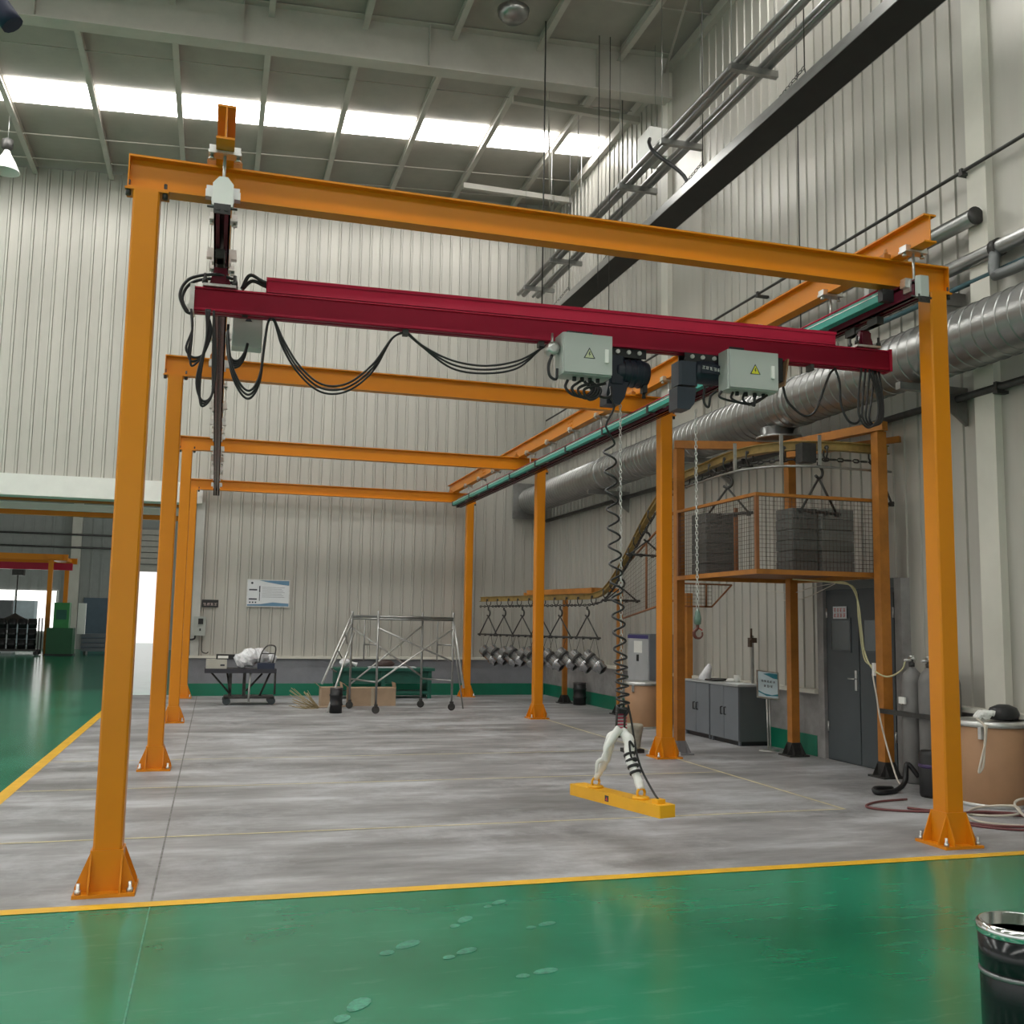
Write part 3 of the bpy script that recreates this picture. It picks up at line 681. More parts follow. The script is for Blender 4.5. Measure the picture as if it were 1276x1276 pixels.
cable('cable_bundle', 'black cables lying on top of the bridge beside the left carriage', [[(.08, 7.14, 3.93), (.13, 7.13, 4.03), (.22, 7.14, 4.0), (.34, 7.13, 3.96), (.42, 7.13, 3.93)], [(.08, 7.16, 3.93), (.15, 7.16, 4.0), (.25, 7.16, 3.97), (.4, 7.15, 3.94)]], r=.014)
cable('cable_bundle', 'coiled black leads hanging under the control box next to the coiled cable', [[(2.42+.1*k, 6.83, 3.40), (2.40+.05*k, 6.82, 3.34), (2.46+.04*k, 6.82, 3.29-.008*k), (2.56+.03*k, 6.83, 3.29), (2.62+.02*k, 6.83, 3.35), (2.60, 6.84, 3.41)] for k in range(4)]+[[(2.30, 6.84, 3.58), (2.27, 6.83, 3.50), (2.28, 6.83, 3.42), (2.33, 6.83, 3.40), (2.34, 6.84, 3.48)], [(2.55, 6.83, 3.40), (2.68, 6.84, 3.30), (2.78, 6.88, 3.32), (2.80, 6.93, 3.40)]], r=.011)
cable('cable_bundle', 'black leads bunched under the control box at the right of the bridge', [[(3.68+.1*k, 6.83, 3.42), (3.66+.1*k, 6.82, 3.37), (3.78+.06*k, 6.82, 3.345-.006*k), (3.95, 6.83, 3.345), (4.08, 6.83, 3.42)] for k in range(4)]+[[(3.60, 6.95, 3.48), (3.585, 6.94, 3.36), (3.62, 6.93, 3.31), (3.645, 6.94, 3.40), (3.68, 6.9, 3.44)]], r=.010)
cable('trailing_cable', 'flat grey black cable drooping from the right control box to a clip', [[(4.27, 6.92, 3.55), (4.31, 6.92, 3.42), (4.40, 6.91, 3.33), (4.49, 6.91, 3.30), (4.57, 6.91, 3.36), (4.63, 6.91, 3.50), (4.70, 6.91, 3.66), (4.76, 6.92, 3.72)], [(4.76, 6.92, 3.72), (4.80, 6.92, 3.6), (4.81, 6.92, 3.42), (4.87, 6.91, 3.29), (4.95, 6.91, 3.28), (5.0, 6.91, 3.36)]], r=.010)
cable('cable_loop', 'hanging bunch of dark cable loops at the right bridge end', [[(4.98+.05*k, 6.88+.012*k, 3.73), (4.95+.05*k, 6.88+.012*k, 3.5), (4.95+.04*k, 6.88+.012*k, 3.33), (5.03+.03*k, 6.88+.012*k, 3.24+.012*k), (5.12+.025*k, 6.88+.012*k, 3.32), (5.13+.025*k, 6.88+.012*k, 3.5), (5.06+.04*k, 6.89+.012*k, 3.73)] for k in range(4)], r=.009)

# ================================================================== SERVICES ON THE RIGHT WALL
DX, DZ, DR = 6.98, 4.47, .30
t = thing('air_duct', 'big galvanised spiral air duct running along the side wall', 'duct', (DX, 14, DZ-DR))
prof = []; y = -2.
b = MB()
prof = [(DR, y)]
while y < 22.25:
    prof += [(DR, y+.004), (DR, y+.136), (DR, y+.140), (DR+.010, y+.142), (DR+.010, y+.149), (DR, y+.152)]; y += .152
Rm = Matrix.Rotation(R(-90), 4, 'X')
b.lathe(prof, (DX, 0, DZ), 28, Rm); b.build('spiral_pipe', GALV, t)
for yy in (10.9, 17.4, 5.0):
    b = MB(); b.lathe([(DR, -.05), (DR+.02, -.045), (DR+.02, .045), (DR, .05)], (DX, yy, DZ), 28, Rm); b.build('joint_collar', GALV, t)
b = MB(); b.box(DX-.42, DX+.42, 22.22, 22.28, DZ-.42, DZ+.42); b.build('wall_flange', GALV, t)
b = MB(); b.lathe([(.24, 0), (.24, -.12), (.30, -.12), (.30, -.15)], (DX, 11.4, DZ-DR+.04), 24); b.build('branch_spigot', GALV, t)
for yy in (8.6, 13.6, 17.6, 3.5):
    b = MB(); b.box(DX-.32, XW+.0, yy-.035, yy+.035, DZ-DR-.09, DZ-DR-.015); b.prism([(XW-.45, DZ-DR-.09), (XW, DZ-DR-.09), (XW, DZ-DR-.42)], 'y', yy-.02, yy+.02)
    o = b.build('duct_bracket', GALV); tag(o, {8.6: 'steel wall bracket under the duct just behind the nearest right post', 13.6: 'steel wall bracket under the duct above the cage', 17.6: 'steel wall bracket under the far end of the duct', 3.5: 'steel wall bracket under the duct to the right of the frame'}[yy], 'bracket', 'duct brackets')
def pipe(name, label, pts, r, m, sm=0, seg=14, cat='pipe', clips=()):
    t = thing(name, label, cat, pts[0]); MB().tube(pts, r, seg, sm).build('run', m, t)
    for c in clips:
        b = MB(); b.box(c[0]-r-.01, XW+.0, c[1]-.03, c[1]+.03, c[2]-r-.03, c[2]-r-.0); b.box(c[0]-r-.01, c[0]+r+.01, c[1]-.02, c[1]+.02, c[2]-r, c[2]+r+.008); b.build('clip', m, t)
    return t
pipe('black_pipe', 'thin black pipe running along the wall below the big duct', [(7.38, -2, 4.03), (7.38, 22.2, 4.03)], .04, DARKSTEEL, clips=[(7.38, 13, 4.03), (7.38, 18, 4.03), (7.38, 8.0, 4.03)])
pa = pipe('grey_pipe', 'grey capped pipe on the side wall above the right runway beam', [(7.3, 8.15, 5.85), (7.3, 22.2, 5.85)], .085, GALV, clips=[(7.3, 12, 5.85), (7.3, 17, 5.85)])
MB().lathe([(.0, -.01), (.095, -.01), (.095, .01), (.0, .01)], (7.3, 8.14, 5.85), 16, Rm).build('end_plate', DARKSTEEL, pa)
pb = pipe('grey_pipe', 'grey water pipe with elbow branch at the right edge', [(7.35, -2, 5.43), (7.35, 22.2, 5.43)], .075, GALV, clips=[(7.35, 9.4, 5.43), (7.35, 14, 5.43)])
MB().tube([(7.32, 7.92, 5.38), (7.30, 7.92, 5.22), (7.30, 7.90, 5.16), (7.30, 7.83, 5.13), (7.30, 7.0, 5.12), (7.3, 4, 5.12)], .055, 12, 3).build('elbow_branch', mat('pipe_grey', (.20, .21, .21), .5, .4), pb)
MB().lathe([(.095, -.04), (.095, .04)], (7.35, 7.92, 5.43), 14, Rm).build('tee_collar', DARKSTEEL, pb)
pipe('blue_pipe', 'slim teal grey pipe tucked below the water pipe', [(7.40, -2, 5.22), (7.40, 10.2, 5.22)], .03, mat('teal_grey', (.05, .12, .14), .5))
pipe('thin_conduit', 'thin dark conduit crossing the side wall above the pipes', [(7.34, -2, 6.42), (7.34, 22.2, 6.42)], .020, DARKSTEEL, clips=[(7.34, 8.35, 6.42), (7.34, 12.5, 6.42), (7.34, 17.5, 6.42)])
# strut for the pipes by the front right post
b = MB(); b.box(6.3, XW, 8.55, 8.63, 5.03, 5.17); b.prism([(XW-.5, 5.03), (XW, 5.03), (XW, 4.55)], 'y', 8.57, 8.61); b.box(6.55, 6.62, 8.5, 8.68, 5.17, 5.25); b.rod((6.58, 8.45, 5.2), (6.58, 8.75, 5.2), .02)
o = b.build('pipe_strut', GALV); tag(o, 'steel cantilever strut holding pipes beside the nearest right post', 'bracket')
# hung conduits with cross channels
for k, (xx, r, zz) in enumerate(((6.42, .045, 9.22), (6.55, .06, 9.22), (6.78, .035, 9.2), (6.90, .06, 9.22))):
    o = MB().rod((xx, 2, zz), (xx, 21.6, zz), r, 10).build('conduit', GALV)
    tag(o, ['outermost thin grey conduit of the high bundle on the left', 'thick grey conduit second in the high bundle', 'thinnest grey conduit third in the high bundle', 'thick grey conduit of the high bundle nearest the wall'][k], 'conduit', 'high conduit bundle')
for k, yy in enumerate((9.4, 11.4, 13.6, 15.3, 17.4, 19.0, 20.8)):
    t = thing('conduit_channel', ['channel hanger holding the high conduits, %s' % s for s in ('nearest the camera', 'second from the camera', 'third from the camera', 'fourth from the camera', 'fifth from the camera', 'sixth from the camera', 'farthest back')][k], 'hanger', (6.66, yy, 9.08), 0, 'conduit channel hangers')
    MB().box(6.30, 7.02, yy-.04, yy+.04, 9.06, 9.15).build('channel', GALV, t)
    for xx in (6.33, 6.99): MB().rod((xx, yy, 9.1), (xx, yy, roof_z(xx)), .005, 5).build('drop_rod', GALV, t)
tr = thing('lamp', '', 'lamp'); bpy.data.objects.remove(tr)
o = thing('small_enclosure', 'white electrical box fixed above the high conduits', 'electrical box', (6.62, 14.6, 9.3))
MB().box(6.46, 6.78, 14.35, 14.85, 9.28, 9.75).build('body', WHITE, o); MB().tube([(6.44, 14.3, 9.5), (6.34, 14.1, 9.3), (6.36, 13.9, 9.05), (6.7, 13.6, 8.6), (6.75, 13.5, 8.2)], .03, 6, 6).build('flexible_conduit', BLACK, o)
# dark trunking on chains
t = thing('cable_trunking', 'long dark trunking hung on chains along the side wall', 'trunking', (6.52, 11, 7.9))
TRD = mat('dark_trunking', (.010, .009, .008), .6, var=.4)
MB().box(6.30, 6.75, 2, 19.6, 7.9, 7.93).build('underside', TRD, t)
for xx in (6.29, 6.745): MB().box(xx, xx+.012, 2, 19.6, 7.9, 8.03).build('side', GALV, t)
MB().box(6.30, 6.75, 2, 19.6, 8.0, 8.03).build('cover', DARKSTEEL, t)
for yy in (7.0, 10.2, 12.9, 16.0, 18.8):
    b = MB()
    for xx in (6.31, 6.74): chainlinks(b, (xx, yy, 8.03), (6.665, yy, 8.5), .07, .006, .02)
    b.rod((6.665, yy, 8.5), (6.665, yy, roof_z(6.66)), .008, 5); b.build('chain_hanger', DARKSTEEL, t)
# hanging wires
for k, (x, y, z0, r, l) in enumerate(((4.86, 15, 6.7, .012, 'thick black cable dropping from the roof in front of the end wall'), (5.9, 15.2, 7.2, .007, 'thin wire dropping from the roof left of the trunking'), (6.1, 15.2, 6.5, .007, 'thin wire dropping from the roof beside the trunking'), (7.2, 11.2, 4.9, .008, 'thin wire hanging down the side wall to the grey pipe'))):
    o = MB().rod((x, y, z0), (x, y, roof_z(x)-.02), r, 6).build('hanging_wire', DARKSTEEL); tag(o, l, 'cable')
# lamps
t = thing('highbay_lamp', 'white conical high bay lamp hanging at the left edge', 'lamp', (-4.15, 20, 9.9))
MB().lathe([(.05, .42), (.08, .34), (.16, .20), (.24, .02), (.25, 0), (.23, 0), (.14, .18), (.03, .32)], (-4.15, 20, 9.9), 20).build('shade', WHITE, t)
MB().lathe([(.06, .42), (.10, .46), (.10, .62), (.04, .66)], (-4.15, 20, 9.9), 14).build('ballast', DARKSTEEL, t)
MB().rod((-4.15, 20, 10.5), (-4.15, 20, roof_z(-4.15)), .008, 5).build('stem', ZINC, t)
t = thing('round_lamp', 'round grey high bay lamp at the top edge of the picture', 'lamp', (4.12, 15, 11.2))
MB().lathe([(.0, .0), (.16, .01), (.24, .08), (.26, .18), (.15, .24), (.05, .28)], (4.12, 14.4, 11.15), 20).build('dome', GALV, t)
MB().rod((4.12, 14.4, 11.4), (4.12, 14.4, roof_z(4.1)), .012, 6).build('stem', ZINC, t)
t = thing('navy_arm', 'dark navy rounded arm end hanging into the top left corner', 'fixture', (-.69, 3.2, 3.3))
MB().tube([(-1.05, 3.2, 3.80), (-.90, 3.2, 3.64), (-.76, 3.2, 3.50), (-.675, 3.2, 3.395)], .034, 12, 4).build('arm', mat('navy_blue', (.01, .014, .05), .5), t)
MB().tube([(-1.05, 3.2, 3.80), (-1.05, 3.2, 6), (-1.05, 3.2, roof_z(-1.05))], .04, 8, 0).build('drop_tube', MATS['navy_blue'], t)

# ================================================================== CHAIN CONVEYOR + CAGE
path = smooth([(5.64, 21.5, 2.1), (5.79, 20.9, 2.1), (6.15, 19.6, 2.1), (6.5, 18.3, 2.1), (6.72, 17.3, 2.12), (6.72, 16.6, 2.3), (6.62, 15.6, 2.75), (6.48, 14.6, 3.2), (6.36, 13.7, 3.52), (6.24, 12.9, 3.64), (6.10, 11.9, 3.65), (5.98, 10.9, 3.65), (6.05, 10.3, 3.65), (6.33, 9.96, 3.65), (6.8, 9.82, 3.65), (7.45, 9.84, 3.65)], 6)
cv = thing('chain_conveyor', 'overhead chain conveyor track climbing from the end wall over the cage', 'conveyor', (6.2, 14, 2.0))
def sweep_rect(b, P, hw, z0, z1):
    rings = []
    for i, p in enumerate(P):
        t = P[min(i+1, len(P)-1)]-P[max(i-1, 0)]; n = Vector((-t.y, t.x, 0)).normalized()*hw
        rings.append([b.bm.verts.new(v) for v in (p+n+Vector((0, 0, z0)), p-n+Vector((0, 0, z0)), p-n+Vector((0, 0, z1)), p+n+Vector((0, 0, z1)))])
    for a, c in zip(rings, rings[1:]):
        for k in range(4): b.face([a[k], a[(k+1) % 4], c[(k+1) % 4], c[k]])
    b.face(rings[0]); b.face(rings[-1][::-1])
b = MB(); sweep_rect(b, path, .035, .085, .095); sweep_rect(b, path, .006, .0, .085); sweep_rect(b, path, .04, -.01, .0); b.build('track', mat('track_ochre', (.30, .20, .06), .6, var=.3, vscale=8), cv)
b = MB()
P2 = []; acc = 0
for a, c in zip(path, path[1:]):
    n = max(1, int((c-a).length/.06))
    for k in range(n): P2.append(a+(c-a)*k/n)
for i in range(0, len(P2)-1):
    d = (P2[i+1]-P2[i]).normalized(); s = Vector((-d.y, d.x, 0)) if i % 2 else Vector((0, 0, 1)); c = P2[i]-Vector((0, 0, .115))
    b.tube([c+d*(.046*math.cos(q))+s*(.018*math.sin(q)) for q in [k*math.pi/3 for k in range(7)]], .011, 4, 0)
b.build('drive_chain', DARKSTEEL, cv)
for i in range(4, len(P2), 6):
    c = P2[i]; d = (P2[min(i+1, len(P2)-1)]-P2[i-1]).normalized(); s = Vector((-d.y, d.x, 0)).normalized()
    b = MB()
    for k in (-1, 1):
        w0 = c+s*.03*k+Vector((0, 0, .02)); b.tube([w0, w0+s*.016*k], .026, 8, 0)
        b.tube([c+s*.052*k+Vector((0, 0, .03)), c+s*.052*k+Vector((0, 0, -.06)), c+Vector((0, 0, -.14))], .010, 4, 0)
    b.build('trolley', DARKSTEEL, cv)
b = MB(); b.tube([(5.95, 12.9, 3.42), (5.80, 11.4, 3.42), (5.76, 10.4, 3.42), (5.95, 9.92, 3.42), (6.4, 9.71, 3.42), (7.4, 9.715, 3.42)], .014, 6, 6); b.build('guide_bar', GALV, cv)
for (x, y) in ((5.83, 10.5), (6.04, 9.83), (6.45, 9.7)): MB().box(x-.02, x+.02, y-.006, y+.006, 3.44, 3.78).build('guide_strap', ZINC, cv)
MB().box(6.28, 6.46, 9.78, 9.92, 3.48, 3.70).build('drive_block', DARKSTEEL, cv)
# orange rail stretch over the low run
b = MB(); b.box(5.6, 5.75, 0, 0, 0, 0) if False else None
low = [Vector((5.35, 22.0, 2.2)), Vector((6.15, 19.6, 2.2)), Vector((6.7, 17.35, 2.2))]
b = MB(); sweep_rect(b, smooth([low[1], Vector((6.45, 18.5, 2.2)), low[2]], 4), .05, 0, .10); o = b.build('support_rail', ORANGE_OLD, cv)
# supports
def cpost(label, x, y, z1, wd=.055, foot=DARKSTEEL, m=ORANGE_OLD):
    t = thing('conveyor_post', label, 'post', (x, y, 0), 0, 'conveyor posts')
    MB().box(x-wd, x+wd, y-wd, y+wd, .02, z1).build('column', m, t)
    MB().box(x-.14, x+.14, y-.14, y+.14, 0, .02).build('base_plate', foot, t)
    tr = [(-.135, .02), (.135, .02), (.06, .17), (-.06, .17)]
    for s in (-1, 1):
        MB().prism([(x+u, v) for u, v in tr], 'y', y+s*(wd+.001), y+s*(wd+.009)).build('gusset', foot, t)
        MB().prism([(y+u, v) for u, v in tr], 'x', x+s*(wd+.001), x+s*(wd+.009)).build('gusset', foot, t)
    return t
cpost('brownish orange conveyor post right behind the second right crane post', 5.76, 11.86, 3.93, foot=mat('grey_foot', (.25, .24, .25), .6))
cpost('orange conveyor post behind the sign stand by the cabinets', 7.16, 11.45, 3.93)
cpost('orange conveyor post in front of the grey door', 7.17, 9.62, 3.85, .06)
cpost('slim orange conveyor post behind the grey cabinets', 7.33, 14.75, 2.15, .05)
cpost('short brown conveyor post in the far corner behind hanging cylinders', 7.05, 19.9, 2.25, .045)
cpost('brown conveyor post at the foot of the climbing track', 7.2, 17.3, 2.25, .045)
def bar(name, label, a, c, h, wd, m=ORANGE_OLD, cat='beam', grp=None):
    a, c = Vector(a), Vector(c); d = (c-a); L = d.length; M = Matrix.Translation(a) @ d.to_track_quat('X', 'Z').to_matrix().to_4x4()
    o = MB().box(0, L, -wd, wd, -h/2, h/2, M).build(name, m); tag(o, label, cat, grp); return o
bar('conveyor_beam', 'worn orange beam from post beside crane frame to the sign stand post', (5.70, 11.86, 3.985), (7.22, 11.42, 3.985), .10, .05)
bar('conveyor_beam', 'worn orange beam running back from the post before the grey door', (7.17, 9.5, 3.905), (6.55, 11.52, 3.87), .10, .05)
bar('conveyor_beam', 'short brown beam bracing the door post top to the wall', (7.46, 9.62, 3.79), (6.7, 10.9, 3.75), .07, .03)
bar('conveyor_beam', 'brown bracket beam tying the corner conveyor post to the track', (7.05, 19.9, 2.20), (6.1, 19.75, 2.22), .07, .03)
bar('conveyor_beam', 'brown beam tying the post at the climb to the track', (7.2, 17.3, 2.26), (6.66, 17.4, 2.27), .07, .03)
# cage
cx0, cx1, cy0, cy1, cz0, cz1 = 5.67, 7.36, 9.76, 11.74, 2.2, 3.1
cg = thing('guard_cage', 'rusty orange guard cage of wire mesh hung under the conveyor bend', 'cage', (6.4, 10.7, cz0))
RUST = mat('rust_orange', (.24, .09, .03), .6, var=.2)
b = MB(); b.box(cx0, cx1, cy0, cy1, cz0+.05, cz0+.055); b.build('tray', RUST, cg)
for a in ((cx0, cx1, cy0, cy0+.05), (cx0, cx1, cy1-.05, cy1), (cx0, cx0+.05, cy0+.05, cy1-.05), (cx1-.05, cx1, cy0+.05, cy1-.05)):
    MB().box(*a, cz0, cz0+.05).build('floor_rail', ORANGE_OLD, cg)
for a in ((cx0, cx1, cy0, cy0+.035), (cx0, cx0+.035, cy0+.035, cy1)):
    MB().box(*a, cz1-.035, cz1).build('top_rail', ORANGE_OLD, cg)
for (x, y) in ((cx0, cy0), (cx1-.04, cy0), (cx0, cy1-.04), (6.05, 10.9)):
    MB().box(x, x+.04, y, y+.04, cz0+.05, cz1-.035).build('stanchion', RUST, cg)
WIRE = mat('mesh_wire', (.12, .095, .08), .5, .4)
b = MB(); wiremesh(b, (cx0+.04, cy0+.02, cz0+.05), (cx1-cx0-.08, 0, 0), (0, 0, cz1-cz0-.09), 34, 17); tag(b.build('wire_mesh', WIRE, cg), kind='stuff')
b = MB(); wiremesh(b, (cx0+.02, cy0+.04, cz0+.05), (0, cy1-cy0-.08, 0), (0, 0, cz1-cz0-.09), 38, 17); tag(b.build('wire_mesh', WIRE, cg), kind='stuff')
# sloping net under the climb
nt_ = thing('slope_cage', 'rusty wire mesh trough under the climbing conveyor', 'cage', (6.4, 14, 1.8))
b = MB()
A_, B_, C_, D_ = Vector((6.3, 13.0, 2.0)), Vector((6.75, 16.2, 1.72)), Vector((6.75, 16.2, 2.55)), Vector((6.3, 13.0, 3.3))
n = 34
for i in range(n+1): b.tube([A_.lerp(B_, i/n), D_.lerp(C_, i/n)], .003, 3, 0)
for i in range(15): b.tube([A_.lerp(D_, i/14), B_.lerp(C_, i/14)], .003, 3, 0)
tag(b.build('wire_mesh', WIRE, nt_), kind='stuff')
b = MB()
for p, q in ((A_, B_), (B_, C_), (C_, D_), (D_, A_), (A_.lerp(B_, .5), D_.lerp(C_, .5))): b.tube([p, q], .018, 4, 0)
b.build('frame', RUST, nt_)
b = MB(); wiremesh(b, (5.86, 12.15, 1.88), (.52, 0, 0), (0, 0, .30), 10, 6)
for k in range(1, 6): b.tube([(6.38+.05*k, 12.15, 2.18), (6.38+.05*k, 12.15, 1.88+.06*k)], .003, 3, 0)
tag(b.build('wire_mesh', WIRE, nt_), kind='stuff')
b = MB()
for p, q in (((5.86, 12.15, 1.88), (6.38, 12.15, 1.88)), ((6.38, 12.15, 1.88), (6.68, 12.15, 2.18)), ((5.86, 12.15, 2.18), (6.68, 12.15, 2.18)), ((5.86, 12.15, 1.88), (5.86, 12.15, 2.2)), ((6.30, 12.15, 1.88), (6.30, 12.15, 2.18))): b.tube([p, q], .015, 4, 0)
b.build('frame', RUST, nt_)
# hooks with spreader bars
def hookset(label, c, d, span, rise=.62, grp='conveyor hooks'):
    """c = point on the track, d = direction of the spreader bar"""
    c = Vector(c); d = Vector(d).normalized(); t = thing('conveyor_hook', label, 'hook', c-Vector((0, 0, rise)), 0, grp)
    top = c-Vector((0, 0, .14)); r = .07
    pts = [top, top-Vector((0, 0, .05))]+[top-Vector((0, 0, .05+r))+d*(r*math.sin(a))+Vector((0, 0, r*math.cos(a))) for a in [R(v) for v in (30, 80, 130, 180, 230)]]
    MB().tube(pts, .018, 6, 4).build('hook', DARKSTEEL, t)
    ap = top-Vector((0, 0, .05+2*r)); bz = -Vector((0, 0, rise)); lo = c+bz
    for s in (-1, 1): MB().rod(ap, lo+d*s*span*.42, .014, 6).build('spreader_rod', DARKSTEEL, t)
    MB().rod(lo-d*span/2, lo+d*span/2, .019, 6).build('spreader_bar', DARKSTEEL, t)
    for s in (-.42, -.14, .14, .42):
        b = MB(); q = lo+d*s*span; b.box(q.x-.02, q.x+.02, q.y-.02, q.y+.02, q.z-.035, q.z+.02); b.build('bar_clip', DARKSTEEL, t)
    return lo, d
def on_path(yv): return min((p for p in path if p.z < 2.6 or yv < 13), key=lambda p: abs(p.y-yv))
cyl_n = 0
ordn = ['nearest', 'second nearest', 'third nearest', 'fourth nearest', 'fifth nearest', 'farthest']
cylme = None
def steel_cylinder(label, p, a, tilt):
    global cylme
    t = thing('steel_cylinder', label, 'cylinder', p, a, 'hanging steel cylinders')
    if cylme is None:
        Q = Matrix.Rotation(R(128), 4, 'Y')
        b1 = MB(); b1.lathe([(.05, -.26), (.11, -.24), (.11, .06), (.125, .07), (.125, .13), (.10, .15), (.10, .22), (.0, .22)], (0, 0, -.40), 16, Q); o1 = b1.build('barrel', mat('cylinder_steel', (.46, .46, .47), .24, .9, var=.25), t, world=False)
        b2 = MB(); b2.lathe([(.111, -.13), (.118, -.13), (.118, -.08), (.111, -.08)], (0, 0, -.40), 16, Q); o2 = b2.build('collar', DARKSTEEL, t, world=False)
        b3 = MB(); b3.lathe([(.0, .222), (.075, .222), (.075, .23), (.0, .23)], (0, 0, -.40), 14, Q); o3 = b3.build('bore', BLACK, t, world=False)
        b4 = MB()
        for s in (-1, 1): b4.rod((s*.01, s*.02, .03), (s*.12, 0, -.34+s*-.09), .005, 5)
        o4 = b4.build('hanging_wire', DARKSTEEL, t, world=False); cylme = (o1, o2, o3, o4)
    else:
        for o in cylme: c = o.copy(); COL.objects.link(c); c.parent = t
    return t
for k, yv in enumerate((17.6, 18.45, 19.2, 19.9, 20.55, 21.1)):
    p = min(path[:32], key=lambda q: abs(q.y-yv)); i = path.index(p); d = path[min(i+1, len(path)-1)]-path[max(i-1, 0)]
    lo, dd = hookset('dark conveyor hook with spreader bar, %s on the low run' % ordn[k], p, (d.x, d.y, 0), .9, .72)
    for q, s in enumerate((.27, -.2) if k < 5 else (.1,)):
        pp = lo+dd*s-Vector((0, 0, .03))
        pp.z += random.uniform(-.03, .03)
        steel_cylinder('machined steel cylinder hung tilted, %s on the %s hook of the low run' % (('right', 'left')[q], ordn[k]), pp, R(-48), 0)
for k, (yv, lab) in enumerate(((15.9, 'lower hook with spreader bar on the climbing track'), (14.4, 'upper hook with spreader bar on the climbing track'))):
    p = min(path[24:60], key=lambda q: abs(q.y-yv)); hookset('dark '+lab, p, (1, .25, 0), .8, .55)
hookset('dark conveyor hook hanging above the left side of the guard cage', (6.0, 11.0, 3.65), (.5, -.86, 0), .7, .66)
hookset('dark conveyor hook in the middle of the guard cage', (6.55, 9.88, 3.65), (.9, .3, 0), .75, .72)
hookset('dark conveyor hook at the wall end of the guard cage', (7.38, 9.84, 3.65), (0, 1, 0), .35, .6)
# coated grey panel stacks in the cage
for k, (x0, x1, yy, lab) in enumerate(((5.76, 6.18, 11.25, 'stack of dark grey coated panels at the left in the cage'), (6.42, 6.76, 10.35, 'stack of dark grey coated panels in the middle of the cage'), (6.78, 7.22, 10.30, 'lighter grey coated panels at the right in the cage'))):
    t = thing('coated_panels', lab, 'panels', ((x0+x1)/2, yy, 2.27), 0, 'coated panel stacks')
    for q in range(6):
        z = 2.27+q*.125
        MB().box(x0+.004*(q % 2), x1, yy-.12, yy+.25, z, z+.118, bev=.01).build('panel', COATED if k < 2 else mat('coated_light', (.17, .175, .165), .5), t)

# ================================================================== RIGHT SIDE FURNITURE
def cabinet(label, y0, y1):
    x0, x1 = 6.94, 7.40
    t = thing('steel_cabinet', label, 'cabinet', ((x0+x1)/2, (y0+y1)/2, 0), 0, 'grey steel cabinets')
    MB().box(x0+.02, x1, y0, y1, .06, .80).build('body', CABD, t)
    MB().box(x0+.05, x1, y0+.03, y1-.03, 0, .06).build('plinth', BLACK, t)
    for yy in (y0+.02, y1-.05): MB().box(x0+.02, x0+.05, yy, yy+.03, 0, .06).build('foot', CABG, t)
    MB().box(x0-.01, x1+.01, y0-.005, y1+.005, .80, .825).build('top', mat('cabinet_top', (.36, .37, .37), .5), t)
    ym = (y0+y1)/2
    for a, c, hy in ((y0+.006, ym-.004, ym-.05), (ym+.004, y1-.006, ym+.05)):
        d = MB().box(x0, x0+.019, a, c, .07, .79).build('door', CABG, t)
        b = MB(); b.tube([(x0, hy, .50), (x0-.025, hy, .50), (x0-.025, hy, .40), (x0, hy, .40)], .009, 6, 0); b.build('handle', BLACK, d)
    return t
cabinet('grey two-door steel cabinet nearest the sign stand', 12.46, 13.29)
cabinet('grey two-door steel cabinet beside the orange post', 13.31, 14.14)
def small(name, label, cat, parts):
    t = thing(name, label, cat, parts[0][3])
    for nm, b, m, _ in parts: b.build(nm, m, t)
    return t
o = MB(); o.lathe([(.0, 0), (.042, 0), (.048, .10), (.046, .105), (.038, .02), (.0, .02)], (7.25, 13.05, .826), 16); cup = o.build('cup', WHITE); tag(cup, 'white cup on the grey cabinet top', 'cup')
b = MB(); b.tube([(7.25, 13.0, .91), (7.25, 12.965, .89), (7.25, 13.0, .85)], .006, 6, 4); b.build('handle', WHITE, cup)
b = MB(); b.tube([(7.2, 13.95, .828), (7.2, 13.9, .90), (7.22, 13.86, 1.0), (7.22, 13.84, 1.06)], lambda t: .09*(1-t)**.7+.012, 9, 4); o = b.build('plastic_bag', PLASTICW); tag(o, 'crumpled white plastic bag on the far cabinet', 'bag')
b = MB(); b.box(7.02, 7.22, 13.35, 13.62, .826, .85, bev=.02); o = b.build('dark_pad', BLACK); tag(o, 'dark pad lying near the front of the cabinet top', 'pad')
b = MB(); b.box(7.18, 7.36, 13.5, 13.75, .826, .855, bev=.03); o = b.build('dark_pouch', BLACK); tag(o, 'dark pouch lying beside the plastic bag', 'pouch')
b = MB(); b.box(7.0, 7.25, 12.55, 12.95, .826, .832); o = b.build('paper_sheet', PAPER); tag(o, 'white paper sheet on the near cabinet edge', 'paper')
b = MB(); b.lathe([(.0, 0), (.07, 0), (.075, .02), (.05, .045), (.0, .05)], (7.28, 13.28, .826), 14); o = b.build('lid', WHITE); tag(o, 'small white lid on the cabinet behind the pad', 'lid')
t = thing('clamp_pole', 'grey bar leaning on the wall with a dark screw clamp on top', 'clamp', (7.36, 12.80, .83))
MB().box(7.335, 7.365, 12.77, 12.80, .83, 1.50).build('bar', GALV, t)
b = MB(); b.box(7.30, 7.39, 12.73, 12.83, 1.40, 1.47); b.rod((7.33, 12.78, 1.47), (7.33, 12.78, 1.60), .016); b.box(7.26, 7.30, 12.70, 12.76, 1.34, 1.44); b.build('jaw', mat('rusty_brown', (.06, .035, .02), .6), t)
